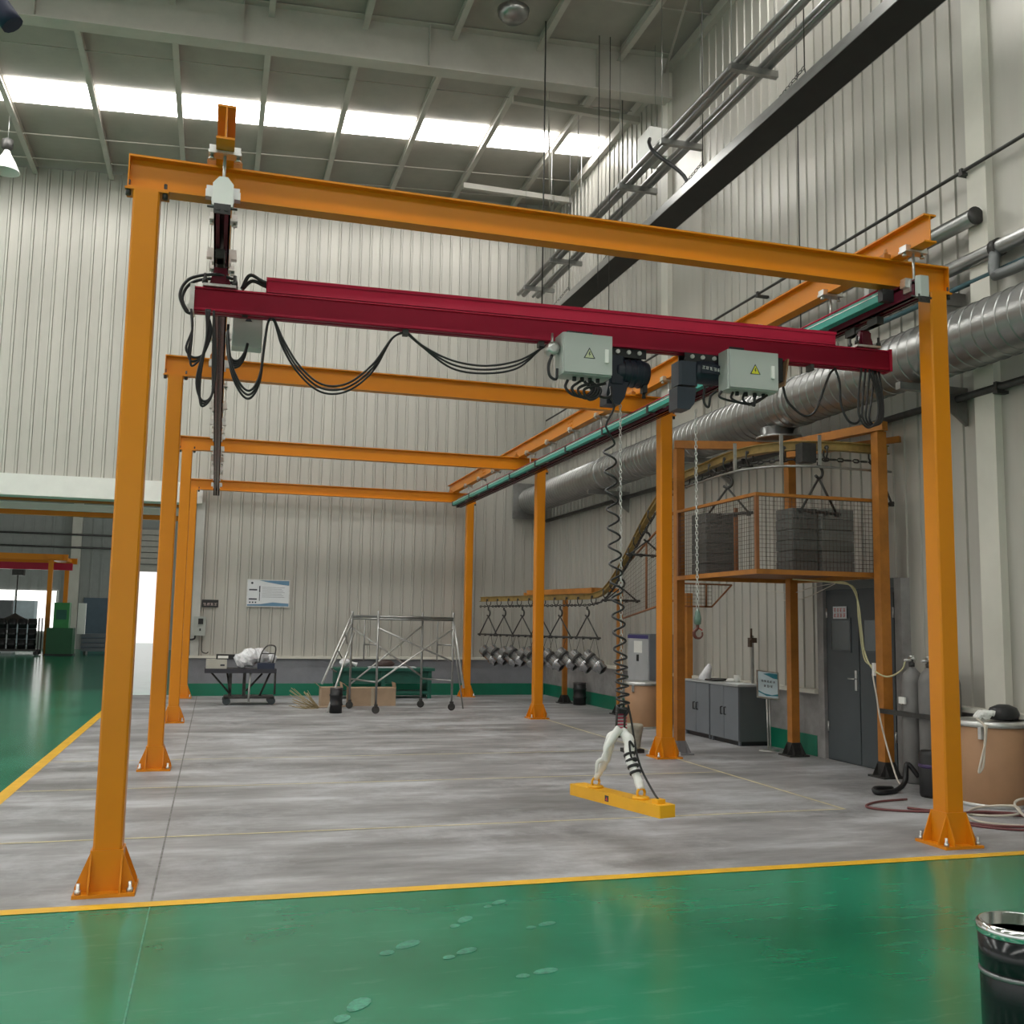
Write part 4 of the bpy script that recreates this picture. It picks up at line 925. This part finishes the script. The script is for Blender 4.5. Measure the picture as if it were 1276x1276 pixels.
# sign stand
t = thing('sign_stand', 'tilted pale blue notice board on a chrome floor stand', 'sign', (7.10, 11.95, 0))
MB().lathe([(.0, 0), (.13, 0), (.13, .012), (.03, .022), (.0, .022)], (7.10, 11.95, 0), 20).build('base', ZINC, t)
for dx in (0, .035): MB().rod((7.09+dx, 11.95, .02), (7.075+dx, 11.95, .72), .010).build('pole', ZINC, t)
Ms = Matrix.Translation((7.08, 11.93, .86)) @ Matrix.Rotation(R(-12), 4, 'Z') @ Matrix.Rotation(R(-28), 4, 'X') @ Matrix.Rotation(R(8), 4, 'Y')
fr = MB().box(-.15, .15, -.008, .008, -.20, .20, Ms).build('frame', ZINC, t)
MB().box(-.13, .13, -.011, -.0085, -.18, .18, Ms).build('sheet', PALEBLUE, fr)
def onM(b, M): 
    for v in b.bm.verts: v.co = M @ v.co
    return b
b = MB(); glyphs(b, 5, (-.09, -.0115, .03), (1, 0, 0), (0, 0, 1), .032, 1.2, (0, -1, 0), 11); glyphs(b, 3, (-.06, -.0115, -.04), (1, 0, 0), (0, 0, 1), .034, 1.3, (0, -1, 0), 12); onM(b, Ms).build('lettering', INK, fr)
b = MB(); b.prism([(-.06, .15), (.0, .13), (.07, .10), (.13, .095), (.13, .17), (.02, .17)], 'y', -.0125, -.0112); b.prism([(-.13, -.10), (-.05, -.135), (.05, -.145), (.13, -.12), (.13, -.15), (-.02, -.165), (-.13, -.12)], 'y', -.0125, -.0112); onM(b, Ms).build('wave_print', mat('teal_print', (.04, .26, .34), .5), fr)
# white locker
t = thing('tall_locker', 'tall light grey locker with a blue top strip behind the brown drum', 'locker', (7.18, 15.9, 0))
MB().box(6.97, 7.40, 15.45, 16.35, 0, 1.48).build('body', CABG, t)
d = MB().box(6.95, 6.969, 15.47, 16.33, .06, 1.46).build('door', mat('locker_light', (.40, .41, .42), .5), t)
MB().box(6.946, 6.949, 15.47, 16.33, 1.40, 1.46).build('blue_strip', mat('locker_blue', (.04, .03, .16), .5), d)
MB().box(6.946, 6.949, 15.72, 16.06, 1.16, 1.36).build('paper_label', WHITE, d)
MB().box(6.93, 6.949, 15.86, 15.92, 1.02, 1.13).build('latch', BLACK, d)
b = MB()
for k in range(4): b.box(6.946, 6.949, 15.85, 16.25, .42+.04*k, .435+.04*k)
b.build('vent_slots', DARKSTEEL, d)
# drums
def drum(label, x, y, r, h):
    t = thing('fibre_drum', label, 'drum', (x, y, 0), 0, 'brown fibre drums')
    MB().lathe([(r*.98, 0), (r, .01), (r, h-.03)], (x, y, 0), 32).build('shell', KRAFT, t)
    MB().lathe([(r-.02, h-.06), (r+.012, h-.055), (r+.016, h-.03), (r+.010, h-.005), (r-.01, h), (r-.03, h-.01), (.0, h-.012)], (x, y, 0), 32).build('lid_ring', ZINC, t)
    MB().lathe([(r, .0), (r+.008, .005), (r+.008, .03), (r, .035)], (x, y, 0), 32).build('foot_ring', ZINC, t)
    a = R(215); q = Vector((x+(r+.012)*math.cos(a), y+(r+.012)*math.sin(a), h-.1)); MB().box(q.x-.015, q.x+.015, q.y-.02, q.y+.02, q.z-.06, q.z+.05).build('clasp', ZINC, t)
    return t
drum('brown fibre drum at the right edge holding gloves and a black bag', 7.1, 7.98, .31, .78)
drum('brown fibre drum standing before the tall locker', 6.66, 15.05, .28, .73)
g = MB()
for k, (dx, dy, l) in enumerate(((-.22, -.10, .13), (-.17, -.12, .16), (-.12, -.1, .15), (-.2, -.05, .12), (-.12, -.02, .14))):
    g.tube([(7.1+dx, 7.98+dy, .80), (7.1+dx+.03, 7.98+dy-.02, .85), (7.1+dx+.06, 7.98+dy-.04, .80+l*.3)], .028, 7, 4)
o = g.build('work_gloves', CLOTH); tag(o, 'white work gloves lying on the brown drum lid', 'gloves')
g = MB(); g.lathe([(.0, 0), (.13, .0), (.15, .05), (.12, .11), (.05, .14), (.0, .14)], (7.24, 7.95, .782), 12, Matrix.Diagonal((1.1, .8, 1, 1))); o = g.build('black_bag', BLACK); tag(o, 'black soft bag lying on the drum beside gloves', 'bag')
cable('air_hose', 'cream air hose draped over the drum front', [[(6.86, 7.86, .80), (6.80, 7.70, .74), (6.77, 7.68, .55), (6.74, 7.67, .40), (6.70, 7.68, .34), (6.72, 7.68, .42), (6.78, 7.68, .6), (6.82, 7.70, .76)]], HOSEW, .011)
# gas cylinders
def gascyl(label, x, y, h=1.2, m=GASGREY):
    t = thing('gas_cylinder', label, 'gas cylinder', (x, y, 0), 0, 'gas cylinders')
    MB().lathe([(.10, 0), (.112, .02), (.112, h-.13), (.09, h-.05), (.045, h), (.03, h+.02)], (x, y, 0), 20).build('bottle', m, t)
    MB().lathe([(.03, h+.02), (.032, h+.06), (.018, h+.07), (.018, h+.1)], (x, y, 0), 10).build('neck', DARKSTEEL, t)
    b = MB(); b.rod((x-.09, y, h+.09), (x+.05, y, h+.09), .014); b.rod((x, y-.05, h+.11), (x, y+.05, h+.11), .012); b.lathe([(.028, 0), (.028, .02)], (x, y, h+.12), 8); b.build('valve', ZINC, t)
    return t
gascyl('grey gas cylinder next to the door post with white label', 7.22, 9.22)
MB().box(7.08, 7.10, 9.17, 9.27, .83, .90).build('paper_tag', WHITE, bpy.data.objects['gas_cylinder'])
gascyl('grey gas cylinder second from the door', 7.22, 8.95)
gascyl('grey gas cylinder half hidden behind the nearest right post', 7.24, 8.68)
b = MB(); b.box(7.07, 7.10, 8.3, 9.60, .70, .75); b.box(7.07, XW-.1, 8.3, 8.34, .70, .75); o = b.build('cylinder_rail', DARKSTEEL); tag(o, 'dark steel retaining rail in front of the gas cylinders', 'rail')
cable('gas_hose', 'yellow green hoses looping down from the cage to the gas cylinders', [[(6.9, 11.0, 2.22), (7.0, 10.4, 2.17), (7.06, 10.1, 2.14), (7.08, 9.95, 1.95), (7.09, 9.9, 1.6), (7.09, 9.85, 1.35), (7.1, 9.72, 1.17), (7.12, 9.5, 1.10), (7.15, 9.3, 1.18), (7.16, 9.24, 1.29)], [(7.02, 10.3, 2.16), (7.08, 10.0, 2.08), (7.10, 9.96, 1.7), (7.1, 9.88, 1.3), (7.1, 9.74, 1.2)]], HOSEY, .010)
cable('gas_hose', 'pale grey hose sagging from the door post to the floor', [[(7.09, 9.72, 1.12), (7.06, 9.62, .9), (7.02, 9.5, .62), (6.98, 9.32, .3), (6.95, 9.15, .05), (6.9, 9.0, .012), (6.8, 8.9, .012)]], HOSEW, .010)
cable('gas_hose', 'thin white wire strung along the wall above the door', [[(7.2, 12.2, 2.12), (7.2, 11.5, 2.07), (7.15, 11.0, 2.12), (7.08, 10.3, 2.16)], [(7.3, 11.9, 1.98), (7.25, 11.3, 2.0), (7.1, 10.4, 2.15)]], HOSEW, .005)
o = MB().box(7.085, 7.115, 9.68, 9.72, 1.10, 1.24).build('socket_box', WHITE); tag(o, 'small white socket box on the post before the door', 'socket')
cable('floor_hose', 'thick black hose lying folded behind the nearest right post', [[(6.9, 8.75, .14), (6.82, 8.82, .26), (6.76, 8.78, .10), (6.60, 8.70, .03), (6.42, 8.62, .025), (6.30, 8.62, .03), (6.35, 8.70, .05), (6.6, 8.78, .03)]], BLACK, .026)
cable('floor_hose', 'tangled maroon hose on the floor beside the nearest right post', [[(6.4, 8.3, .012), (6.0, 8.22, .012), (5.75, 8.0, .012), (5.95, 7.78, .012), (6.4, 7.62, .012), (6.9, 7.3, .012), (6.6, 6.95, .012), (6.2, 7.1, .012), (6.15, 7.4, .03), (6.6, 7.5, .03), (7.2, 7.2, .012)], [(6.1, 7.9, .012), (6.3, 7.5, .02), (6.1, 7.1, .012), (6.5, 6.8, .012), (7.0, 7.0, .02)]], HOSER, .011)
cable('floor_hose', 'cream hose curled on the floor in front of the drum', [[(6.3, 7.8, .012), (6.5, 7.45, .012), (6.8, 7.35, .03), (6.95, 7.55, .06), (6.7, 7.7, .03), (6.4, 7.5, .012), (6.3, 7.15, .012), (6.75, 6.85, .012)], [(6.55, 6.75, .012), (6.5, 6.95, .1), (6.55, 7.1, .18), (6.75, 7.1, .2), (7.0, 6.9, .1)]], HOSEW, .011)
t = thing('black_canister', 'black canister standing behind the post beside the drum', 'canister', (6.88, 8.5, 0))
MB().lathe([(.0, 0), (.13, 0), (.14, .03), (.14, .40), (.12, .44), (.0, .45)], (6.82, 8.42, 0), 20).build('body', BLACK, t)
MB().lathe([(.141, .28), (.145, .285), (.145, .31), (.141, .315)], (6.82, 8.42, 0), 20).build('band', mat('violet_band', (.05, .03, .10), .3), t)
# bucket
t = thing('bucket', 'plaster crusted bucket upturned on a dark block', 'bucket', (5.22, 12.1, 0))
MB().box(5.10, 5.34, 12.0, 12.22, 0, .05).build('block', BLACK, t)
MB().lathe([(.09, .05), (.10, .07), (.105, .14), (.135, .31), (.14, .34), (.125, .36), (.0, .355)], (5.22, 12.1, 0), 18).build('shell', BUCKET, t)
# black hub by the locker corner
def hub(label, x, y, h=.42, r=.10):
    t = thing('black_hub', label, 'hub', (x, y, 0), 0, 'black hubs')
    MB().lathe([(.0, 0), (r, 0), (r, h*.28), (r*1.08, h*.30), (r*1.08, h*.36), (r, h*.38), (r, h*.66), (r*1.08, h*.68), (r*1.08, h*.74), (r, h*.76), (r, h*.97), (r*.8, h), (r*.75, h*.9), (.0, h*.9)], (x, y, 0), 20).build('shell', BLACK, t)
    MB().lathe([(r*1.02, h*.94), (r*1.05, h*.95), (r*1.05, h), (r*.82, h*1.005)], (x, y, 0), 20).build('rim', mat('dark_rim', (.10, .09, .09), .35, .6), t)
hub('black ribbed hub standing by the conveyor post in the far corner', 7.22, 19.45, .45, .13)
hub('black ribbed hub standing in front of the scaffold ladder', 2.14, 18.1, .44, .11)

# foreground black cylinder
t = thing('black_cylinder', 'glossy black open cylinder with polished rim in the right foreground', 'cylinder', (2.86, 3.1, 0))
GLB = mat('gloss_black', (.008, .010, .012), .18)
MB().lathe([(.0, .0), (.135, 0), (.138, .36), (.130, .385), (.130, .39), (.140, .40), (.142, .52), (.128, .52), (.126, .40), (.12, .06), (.0, .05)], (2.86, 3.1, 0), 48).build('shell', GLB, t)
MB().lathe([(.1425, .515), (.146, .52), (.146, .552), (.138, .558), (.127, .556), (.126, .515)], (2.86, 3.1, 0), 48).build('rim', mat('polished_rim', (.75, .75, .75), .12, 1.), t)
MB().lathe([(.1385, .375), (.1425, .380), (.1425, .388), (.1385, .392)], (2.86, 3.1, 0), 48).build('bead', mat('bead_grey', (.22, .23, .23), .3, .6), t)

# ================================================================== FAR WALL ITEMS
t = thing('wall_poster', 'white information board with blue waves on the end wall', 'poster', (1.1, 22.34, 1.89))
MB().box(.65, 1.56, 22.345, 22.365, 1.89, 2.48).build('frame', ZINC, t)
MB().box(.67, 1.54, 22.341, 22.345, 1.91, 2.46).build('sheet', PAPER, t)
b = MB(); b.prism([(.9, 2.46), (1.54, 2.46), (1.54, 2.36), (1.35, 2.38), (1.1, 2.42)], 'y', 22.339, 22.3405); b.prism([(.67, 1.91), (1.54, 1.91), (1.54, 1.97), (1.2, 1.99), (.95, 1.95), (.67, 1.94)], 'y', 22.339, 22.3405); b.build('wave_print', mat('blue_wave', (.12, .24, .36), .5), t)
b = MB(); b.box(.70, .87, 22.339, 22.3405, 2.24, 2.27); b.box(.70, .87, 22.339, 22.3405, 2.04, 2.07); b.box(.91, .935, 22.339, 22.3405, 2.20, 2.34); b.box(.915, .93, 22.339, 22.3405, 2.02, 2.19)
for k in range(3): b.box(.71+.06*k, .74+.06*k, 22.339, 22.3405, 1.97, 2.0)
for k in range(7): b.box(.97, 1.45-.03*(k % 3), 22.3395, 22.3405, 2.10+.035*k, 2.105+.035*k)
b.lathe([(.025, -.0005), (.025, .0005)], (.76, 22.340, 2.40), 12, Matrix.Rotation(R(90), 4, 'X')); b.build('print_bars', INK, t)
t = thing('name_sign', 'small dark framed sign above the switch box', 'sign', (-.08, 22.34, 1.86))
MB().box(-.26, .08, 22.345, 22.365, 1.86, 2.02).build('board', BLACK, t)
b = MB(); glyphs(b, 4, (-.23, 22.344, 1.895), (1, 0, 0), (0, 0, 1), .06, 1.25, (0, -1, 0), 21); b.build('lettering', mat('pale_pink', (.5, .40, .38), .6), t)
t = thing('switch_box', 'pale electric switch box with dark dial beside the third left post', 'electrical box', (-.30, 22.30, 1.24))
MB().box(-.40, -.16, 22.22, 22.36, 1.26, 1.66).build('body', BOXGREY, t)
MB().box(-.31, -.21, 22.205, 22.219, 1.50, 1.62).build('breaker', BLACK, t); MB().box(-.28, -.25, 22.21, 22.219, 1.36, 1.41).build('keyhole', BLACK, t)
MB().tube([(-.22, 22.28, 1.26), (-.22, 22.28, 1.02), (-.20, 22.28, .92), (-.12, 22.28, .89), (-.08, 22.28, .92)], .010, 6, 4).build('flex', DARKSTEEL, t)
MB().tube([(-.36, 22.26, 1.26), (-.38, 22.26, 1.19), (-.50, 22.26, 1.17)], .02, 6, 4).build('conduit', BLACK, t)

# cart with wrapped goods
t = thing('work_cart', 'dark steel work cart with wheels loaded with wrapped goods', 'cart', (.52, 20.2, 0))
MB().box(-.12, 1.2, 19.85, 20.5, .60, .68).build('table_top', mat('cart_top', (.035, .035, .045), .5), t)
for x in (.36, .62): MB().box(x-.03, x+.03, 20.15, 20.21, .1, .6).build('leg', DARKSTEEL, t)
for (a, c) in (((0.0, 20.15, .6), (.36, 20.15, .2)), ((.30, 20.2, .58), (.36, 20.15, .22)), ((1.1, 20.15, .6), (.9, 20.15, .12)), ((.66, 20.15, .25), (.95, 20.15, .58)), ((1.18, 19.9, .6), (1.18, 19.9, .2))): MB().rod(a, c, .02, 6).build('brace', DARKSTEEL, t)
MB().box(.25, 1.18, 19.9, 20.45, .12, .16).build('lower_frame', DARKSTEEL, t)
for (x, y) in ((.3, 19.92), (.3, 20.43), (1.13, 19.92), (1.13, 20.43)): MB().lathe([(.07, -.02), (.075, 0), (.07, .02)], (x, y, .075), 14, Matrix.Rotation(R(90), 4, 'X')).build('wheel', mat('wheel_dark', (.03, .04, .045), .5), t)
MB().rod((.72, 19.9, .6), (.70, 19.88, .05), .018).build('prop', ZINC, t)
t = thing('white_carton', 'flat beige carton on the left end of the work cart', 'box', (.08, 20.15, .68))
MB().box(-.10, .28, 19.95, 20.35, .68, .85).build('body', mat('beige', (.48, .46, .40), .6), t); MB().box(.16, .24, 19.945, 19.949, .73, .76).build('print', INK, t)
t = thing('dark_case', 'dark case with pale front resting on the carton', 'case', (.25, 20.2, .85))
MB().box(.08, .50, 20.05, 20.4, .851, .94).build('body', BLACK, t); MB().box(.11, .30, 20.045, 20.049, .87, .92).build('front', WHITE, t)
rnd = random.Random(5); b = MB()
P = [(.45, 20.1, .78), (.62, 20.1, .86), (.82, 20.12, .92), (1.02, 20.15, .90), (1.18, 20.15, .84)]
b.tube(P, lambda u: .08+.09*math.sin(math.pi*min(1, u*1.1+.12))+.02*math.sin(23*u), 12, 6)
for v in b.bm.verts: v.co += Vector((rnd.uniform(-.018, .018), rnd.uniform(-.018, .018), rnd.uniform(-.018, .018))); v.co.z = max(v.co.z, .685)
for f in b.bm.faces: f.smooth = False
o = b.build('wrapped_bundle', PLASTICW); tag(o, 'lumpy bundle wrapped in shiny plastic film on the work cart', 'bundle')
t = thing('folding_chair', 'small dark tubular chair lying on the work cart', 'chair', (1.05, 19.95, .68))
MB().tube([(.86, 19.92, .70), (.90, 19.92, .95), (.99, 19.93, 1.10), (1.10, 19.93, 1.13), (1.17, 19.93, 1.08), (1.15, 19.92, .9), (1.10, 19.92, .70)], .013, 6, 5).build('frame', DARKSTEEL, t)
MB().box(.84, 1.16, 19.86, 20.0, .68, .79).build('seat', mat('seat_navy', (.02, .03, .06), .5), t); MB().rod((.9, 19.92, .97), (1.15, 19.92, .97), .01).build('rung', DARKSTEEL, t)

# mobile scaffold
t = thing('scaffold_tower', 'low mobile scaffold tower of galvanised tubes with ladder ends', 'scaffold', (3.3, 18.5, 0))
def tb(nm, a, c, r=.021, m=GALV): return MB().rod(a, c, r, 8).build(nm, m, t)
SX = (2.42, 2.80, 3.88, 4.30); corners = [(2.80, 17.8), (2.48, 18.9), (3.84, 19.0), (4.28, 18.3)]
for (x, y) in corners:
    tb('upright', (x, y, .16), (x, y, 1.80)); b = MB(); b.lathe([(.065, -.02), (.07, 0), (.065, .02)], (x, y, .075), 14, Matrix.Rotation(R(90), 4, 'X')); b.box(x-.03, x+.03, y-.03, y+.03, .10, .17); b.build('castor', DARKSTEEL, t)
for z in (1.70, 1.66):
    tb('rail', (2.48, 18.9, z), (3.84, 19.0, z), .018); tb('rail', (2.80, 17.8, z), (4.28, 18.3, z), .018)
for a, c in ((0, 1), (3, 2)):
    for z in (.55, 1.66): tb('rung', (*corners[a], z), (*corners[c], z), .016)
    m_ = ((corners[a][0]+corners[c][0])/2, (corners[a][1]+corners[c][1])/2)
    tb('strut', (*m_, .9), (*m_, 1.66), .014); tb('rung', (*m_, 1.2), (*corners[a], 1.2), .013)
for (a, za, c, zc) in ((0, .55, 3, 1.5), (0, 1.5, 3, .9), (1, .45, 2, 1.55), (1, 1.5, 2, .6)): tb('brace', (*corners[a], za), (*corners[c], zc), .016, ZINC)
tb('ladder_stile', (1.86, 17.9, .52), (2.44, 18.5, 1.78), .020, ZINC); tb('ladder_stile', (1.98, 18.0, .02), (2.50, 18.75, 1.40), .018, ZINC); tb('ladder_stile', (2.05, 18.3, .75), (2.46, 18.85, 1.55), .016, ZINC)
for u in (.2, .45, .7): tb('ladder_rung', (1.90+.55*u, 17.95+.55*u, .55+1.2*u), (2.08+.42*u, 18.35+.45*u, .5+1.0*u), .012)
tb('raker', (4.30, 18.35, 1.62), (4.48, 18.2, .42), .022, ZINC); tb('raker', (4.33, 18.6, 1.5), (4.55, 18.5, .02), .014)
MB().box(2.5, 3.86, 18.86, 18.98, 1.71, 1.73).build('plank', GALV, t)
# bench behind the scaffold
t = thing('green_bench', 'dark green steel workbench against the end wall behind the scaffold', 'bench', (3.5, 21.6, 0))
MB().box(2.45, 4.6, 21.3, 21.95, .58, .64).build('table_top', BENCHG, t); MB().box(2.5, 4.55, 21.4, 21.9, .32, .58).build('apron', BENCHG, t)
MB().box(2.6, 4.5, 21.35, 21.9, .10, .15).build('shelf', BENCHG, t)
for x in (2.55, 3.5, 4.5):
    for y in (21.38, 21.88): MB().box(x-.04, x+.04, y-.04, y+.04, 0, .58).build('leg', BENCHG, t)
o = MB(); o.lathe([(.0, 0), (.12, .01), (.16, .08), (.10, .15), (.0, .17)], (3.55, 21.6, .642), 10, Matrix.Diagonal((1.5, 1, 1, 1))); o = o.build('dark_parts', mat('dark_brown', (.05, .03, .025), .6)); tag(o, 'heap of dark parts on the green bench', 'parts')
o = MB(); o.tube([(2.6, 21.5, .70), (2.75, 21.5, .76), (2.95, 21.5, .70)], lambda u: .06+.03*math.sin(6*u), 8, 5); o = o.build('white_rag', PLASTICW); tag(o, 'crumpled white plastic on the left of the green bench', 'rag')
o = MB().box(3.2, 4.2, 21.34, 21.6, .642, .665).build('pale_board', PAPER); tag(o, 'thin pale board lying on the green bench', 'board')
def carton(label, x0, x1, y0, y1, h):
    t = thing('cardboard_box', label, 'box', ((x0+x1)/2, (y0+y1)/2, 0), 0, 'cardboard boxes'); MB().box(x0, x1, y0, y1, 0, h).build('body', CARD, t)
    MB().prism([(x0, h), (x0-.10, h+.08), (x0-.10, h+.088), (x0, h+.008)], 'y', y0, y1).build('flap', CARD, t); MB().prism([(x1, h), (x1-.02, h+.10), (x1-.012, h+.10), (x1+.006, h)], 'y', y0, y1).build('flap', CARD, t)
    MB().box((x0+x1)/2-.03, (x0+x1)/2+.03, y0-.002, y0-.0005, 0, h).build('tape', mat('tape', (.45, .38, .28), .4), t)
carton('long cardboard box under the scaffold', 2.55, 3.45, 19.5, 19.9, .34)
carton('small cardboard box left of the black hub behind the ladder', 2.0, 2.4, 19.3, 19.7, .36)
b = MB(); rnd = random.Random(9)
for k in range(46):
    a = Vector((1.95, 19.0, .02)); e = Vector((1.45+rnd.uniform(-.1, .35), 19.0+rnd.uniform(-.1, .1), rnd.uniform(.02, .38))); b.tube([a, (a+e)/2+Vector((0, 0, -.03)), e], .005, 3, 3)
t = thing('straw_broom', 'straw broom head lying on the floor left of the scaffold', 'broom', (1.8, 19, 0)); o = b.build('bristles', STRAW, t); tag(o, kind='stuff'); MB().rod((1.93, 19, .03), (2.6, 19.1, .04), .014).build('handle', CARD, t)

# ================================================================== THROUGH THE OPENING
def beam_x(label, x0, x1, y, z0, z1, m, name='hall_beam'):
    t = thing(name, label, 'beam', ((x0+x1)/2, y, z0)); MB().ibeam('x', x0, x1, y, z0, z1, .16, .03, .02).build('profile', m, t); MB().box(x0-.01, x0, y-.08, y+.08, z0, z1).build('end_plate', m, t)
beam_x('upper orange beam just beyond the white lintel', -14, -.6, 25.0, 4.24, 4.44, ORANGE_OLD)
beam_x('lower orange beam beyond the white lintel', -14, -.6, 27.0, 4.10, 4.28, ORANGE)
beam_x('pale steel beam between the orange beams beyond the lintel', -14, -.6, 26.0, 4.14, 4.30, WHITE)
# far workstation crane
t = thing('far_crane', 'small orange and crimson workstation crane in the far hall', 'crane', (-8, 47, 0))
for (x, y) in ((-6.75, 46.5), (-6.5, 49.5), (-11.5, 46.5)): MB().box(x-.09, x+.09, y-.09, y+.09, 0, 4.0).build('post', ORANGE, t)
for y in (46.5, 49.5): MB().box(-13, -6.1, y-.1, y+.1, 4.0, 4.26).build('top_beam', ORANGE, t)
MB().box(-6.9, -6.3, 46.3, 49.7, 4.05, 4.2).build('end_beam', ORANGE, t)
MB().box(-13, -6.0, 47.2, 47.4, 3.62, 3.92).build('bridge', CRIMSON, t)
b = MB(); b.box(-8.35, -7.9, 47.1, 47.5, 3.35, 3.6); b.rod((-8.15, 47.3, 3.4), (-8.15, 47.3, 1.7), .025); b.build('hoist', DARKSTEEL, t)
b = MB(); b.lathe([(.0, 1.75), (.2, 1.62), (.55, 1.45), (.75, 1.30), (.6, 1.30), (.0, 1.42)], (-8.15, 47.3, 0), 14); b.build('gripper', DARKSTEEL, t)
# rack of black cylinders
t = thing('cylinder_rack', 'wheeled rack under the black cylinders in the far hall', 'rack', (-7.5, 46, 0))
b = MB(); b.box(-8.6, -6.9, 45.5, 46.3, .18, .26)
for x in (-8.6, -6.94):
    for y in (45.5, 46.26): b.box(x, x+.05, y, y+.05, .05, 1.55)
b.build('frame', DARKSTEEL, t)
for x in (-8.5, -7.0):
    for y in (45.6, 46.2): MB().lathe([(.09, -.03), (.09, .03)], (x, y, .09), 10, Matrix.Rotation(R(90), 4, 'X')).build('castor', BLACK, t)
HM = None
for r_ in range(3):
    for c_ in range(4):
        p = Vector((-8.33+.38*c_, 45.75, .262+.42*r_))
        lab = 'black cylinder in the far hall rack, %s layer, %s from the left' % (('bottom', 'middle', 'top')[r_], ('first', 'second', 'third', 'fourth')[c_])
        if HM is None:
            o = MB().lathe([(.0, 0), (.165, 0), (.165, .15), (.178, .16), (.178, .24), (.165, .25), (.165, .41), (.0, .41)], (0, 0, 0), 14).build('black_drum', BLACK, recenter=False); HM = o
        else: o = dup(HM)
        o.location = p; tag(o, lab, 'cylinder', 'racked black cylinders')
t = thing('green_machine', 'green machine on a dark green base in the far hall', 'machine', (-6.0, 46.5, 0))
MB().box(-6.6, -5.6, 45.4, 46.3, .08, 1.15).build('base', mat('machine_dark_green', (.015, .09, .035), .5), t); MB().box(-6.4, -5.8, 45.6, 46.2, 1.15, 2.2).build('body', GREENM, t)
MB().box(-5.5, -5.2, 45.9, 46.1, .9, 2.2).build('panel', WHITE, t); MB().box(-6.3, -5.9, 45.59, 45.6, 1.5, 1.9).build('door', BENCHG, t); MB().box(-6.65, -5.55, 45.5, 46.2, 0, .08).build('feet', BLACK, t)
t = thing('pallet_stack', 'low stack of grey steel trays beside the green machine', 'trays', (-4.9, 47, 0))
for k in range(4): MB().box(-5.45, -4.05, 47.1, 47.9, .15+.2*k, .30+.2*k).build('tray', CABG, t)
for x in (-5.3, -4.2): MB().box(x-.05, x+.05, 47.15, 47.85, 0, .15).build('skid', DARKSTEEL, t)
t = thing('machine_cabinet', 'long pale machine with dark glass at the left edge of the far hall', 'machine', (-10, 48, 0))
MB().box(-14, -8.4, 48.3, 49.4, 0, 1.0).build('base', PAPER, t); MB().box(-14, -8.5, 48.5, 49.3, 1.0, 2.3).build('glazing', GLASSD, t); MB().box(-8.45, -7.6, 48.5, 49.3, .3, 2.3).build('door', PALEBLUE, t)
for x in (-12, -10): MB().box(x-.04, x+.04, 48.46, 48.5, 1.0, 2.3).build('mullion', PAPER, t)
